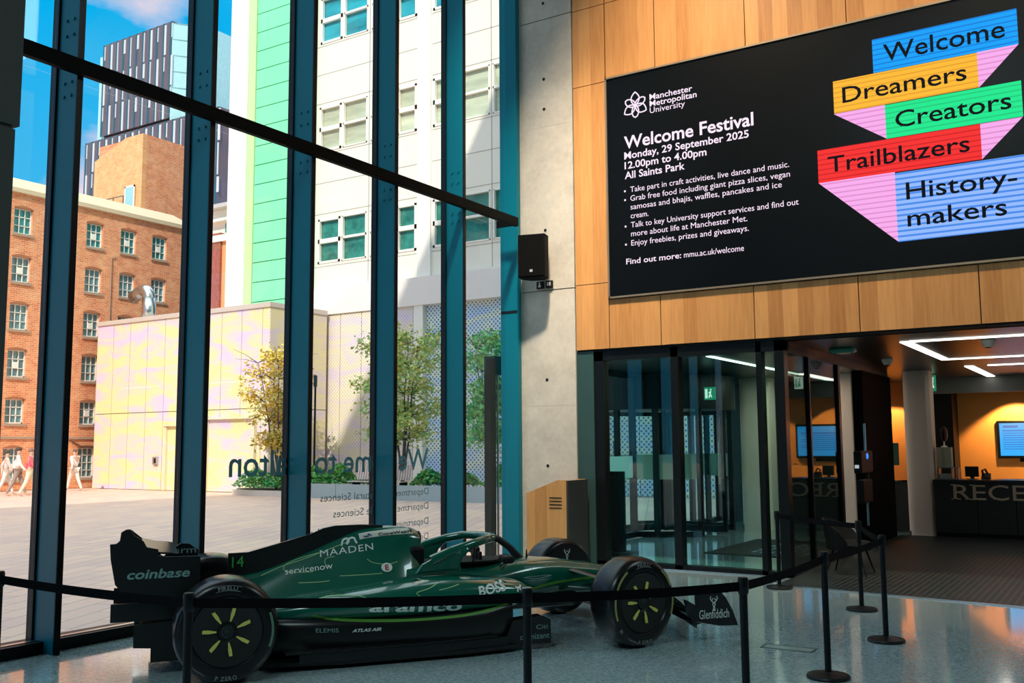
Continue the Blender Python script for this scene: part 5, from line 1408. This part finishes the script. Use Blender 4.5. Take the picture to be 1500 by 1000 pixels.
    def stroke(pts, w, m, par, name, sub=10, off=.004):
        b = MB(); P = []
        for i in range(len(pts) - 1):
            p = [Vector(pts[max(i - 1, 0)]), Vector(pts[i]), Vector(pts[i + 1]), Vector(pts[min(i + 2, len(pts) - 1)])]
            for k in range(sub + (i == len(pts) - 2)):
                t = k / sub
                P.append(.5 * (2 * p[1] + (p[2] - p[0]) * t + (2 * p[0] - 5 * p[1] + 4 * p[2] - p[3]) * t * t + (3 * p[1] - p[0] - 3 * p[2] + p[3]) * t ** 3))
        nl = max(1, round(w / .011)); rows = []
        for i, p in enumerate(P):
            d = (P[min(i + 1, len(P) - 1)] - P[max(i - 1, 0)]).normalized(); n = Vector((-d.y, d.x)) * w
            rows.append([b.bm.verts.new(lay(p.x + n.x * (k / nl - .5), p.y + n.y * (k / nl - .5), off)) for k in range(nl + 1)])
        for r0, r1 in zip(rows, rows[1:]):
            for k in range(nl): b.bm.faces.new((r0[k], r0[k + 1], r1[k + 1], r1[k]))
        return b.build(name, m, par, local=True)
    decal('MAADEN', WHT, cover, -.835, .742, -.41, .790, .052, bold=.0, spacing=1.1)
    decal('servicenow', WHT, cover, -1.115, .617, -.745, .655, .046)
    decal('14', mat('number_green', (0.05, 0.45, 0.09), 0.4), fin, -1.525, .685, -1.435, .69, .085)
    for a in ([(-.66, .825), (-.645, .868), (-.61, .88), (-.60, .86), (-.62, .835)], [(-.62, .835), (-.60, .875), (-.56, .885), (-.545, .855), (-.535, .843)]):
        stroke(a, .014, WHT, cover, 'sponsor_logo')
    stroke([(-.515, .893), (-.42, .908), (-.25, .922), (-.06, .926)], .046, mat('decal_panel_pale', (0.66, 0.66, 0.58), 0.5), cover, 'white_flash')
    bmw = decal('CoreWeave', CARB, cover, -.36, .897, -.06, .918, .022, bold=.02)
    for v in bmw.data.vertices: v.co.y -= .004
    stroke([(-.48, .895), (-.445, .895), (-.44, .912), (-.415, .900)], .011, mat('decal_navy', (0.02, 0.06, 0.16), 0.4), cover, 'sponsor_logo', off=.010)
    # round fuel mark
    e = MB(); c0 = (-.318, .652)
    e.bm.faces.new([e.bm.verts.new(lay(c0[0] + .046 * math.cos(t), c0[1] + .034 * math.sin(t), .008)) for t in [2 * math.pi * k / 28 for k in range(28)]])
    e.build('round_mark', WHT, cover, local=True)
    em = decal('E', mat('decal_red', (0.45, 0.03, 0.03), 0.4), cover, -.334, .633, -.302, .635, .038, bold=.03)
    for v in em.data.vertices: v.co.y -= .008
    decal('aramco', WHT, pods[0], -.575, .388, .165, .350, .085, bold=.03)
    decal('BOSS', WHT, pods[0], .305, .455, .545, .485, .07, bold=.03)
    for a in ([(.635, .500), (.655, .492), (.68, .500), (.692, .508)], [(.655, .492), (.648, .462)], [(.672, .496), (.676, .474)]): stroke(a, .013, WHT, pods[0], 'leaping_logo', 6)
    decal('ELEMIS', DIM, children(pods[0])[0], -.965, .255, -.80, .25, .03)
    decal('ATLAS AIR', WHT, children(pods[0])[0], -.70, .245, -.48, .246, .022, bold=.03, shear=.3)
    decal('pepperstone', DIM, mono, .885, .588, 1.115, .586, .026)
    decal('aramco', DIM, mono, .80, .62, .92, .618, .02)
    # winged emblem
    for k in range(15):
        t = -1 + 2 * k / 14
        stroke([(1.0 + .045 * t, .508 - .02), (1.0 + .14 * t, .508 - .055 * (1 - t * t) - .018)], .004, DIM, mono, 'wing_emblem', 3)
    stroke([(.86, .512), (.93, .503), (1.0, .497), (1.07, .503), (1.145, .512)], .008, DIM, mono, 'wing_emblem')
    stroke([(.86, .512), (.92, .518), (1.0, .516), (1.08, .518), (1.145, .512)], .006, DIM, mono, 'wing_emblem')
    stroke([(.885, .395), (1.0, .422), (1.2, .448), (1.45, .462), (1.70, .47)], .022, LIME, mono, 'lime_stripe')
    stroke([(-.98, .372), (-.8, .338), (-.5, .316), (-.2, .306), (.15, .312), (.4, .336), (.58, .372)], .018, LIME, pods[0], 'lime_stripe')
    for a in ([(-.845, .775), (-1.0, .735), (-1.11, .69), (-1.12, .652), (-1.05, .632), (-.90, .634)], [(-.72, .745), (-.79, .73), (-.80, .69), (-.76, .662)], [(-.47, .72), (-.42, .69), (-.31, .675), (-.22, .69)],
              [(-1.30, .615), (-1.15, .675), (-.95, .735), (-.62, .85)], [(-.70, .60), (-.5, .605), (-.36, .61)], [(-1.02, .555), (-.85, .56), (-.78, .568)]):
        stroke(a, .005, PIN, cover, 'pinstripe')
    for a in ([(-.02, .565), (-.10, .535), (-.20, .51), (-.18, .485)], [(-1.05, .455), (-.85, .50), (-.65, .505), (-.55, .47)], [(-.85, .48), (-.74, .475), (-.70, .44)], [(.15, .55), (.05, .53), (-.02, .52)]):
        stroke(a, .005, PIN, pods[0], 'pinstripe')
    def flat(t, m, par, x0, z, x1, h, y, nm='sponsor_lettering', bold=0.0, shear=0.0):
        bm, bd = text_mesh(t, bold, shear)
        for v in bm.verts: v.co = Vector((x0 + (x1 - x0) * (v.co.x - bd[0]) / (bd[1] - bd[0]), y, z + v.co.y / .70 * h))
        b = MB(); b.bm.free(); b.bm = bm
        return b.build(nm, m, par, local=True)
    flat('coinbase', DIM, en, -2.295, .695, -1.865, .065, -.515, bold=.02, shear=.2)
    flat('arm', DIM, ef, -1.945, .765, -1.775, .055, .491)
    flat('Glenfiddich', WHT, fe[0], 2.165, .185, 2.455, .075, -.961)
    stag(fe[0], WHT, Vector((2.31, -.961, .30)), Vector((1, 0, 0)), Vector((0, 0, 1)), .11)
    ff = [o for o in children(fl) if o.name.startswith('floor_fence')]
    flat('cognizant', DIM, ff[0], .66, .085, .915, .045, -.709)
    flat('Citi', DIM, ff[0], .80, .16, .90, .035, -.709)
    flat('citi', DIM, children(halo)[1], .18, .755, .26, .028, -.389)

def stag(par, m, c, r, u, h):
    """a stag's head with antlers in a few strokes"""
    b = MB()
    for pts in ([(-.1, -.5), (-.02, -.2), (-.12, .0), (.0, .12)], [(.0, .12), (.12, .0), (.02, -.2), (.1, -.5)], [(0, .1), (-.18, .22), (-.32, .42), (-.26, .6)], [(-.2, .24), (-.06, .46)], [(0, .1), (.18, .22), (.32, .42), (.26, .6)], [(.2, .24), (.06, .46)], [(-.1, -.5), (.02, -.38), (.1, -.5)]):
        for p, q in zip(pts, pts[1:]):
            p, q = Vector(p), Vector(q); d = (q - p).normalized(); n = Vector((-d.y, d.x)) * .035
            f = [c + (r * v.x + u * v.y) * h for v in (p + n, q + n, q - n, p - n)]
            b.bm.faces.new([b.bm.verts.new(v) for v in f])
    return b.build('stag_logo', m, par, local=True)
race_car()
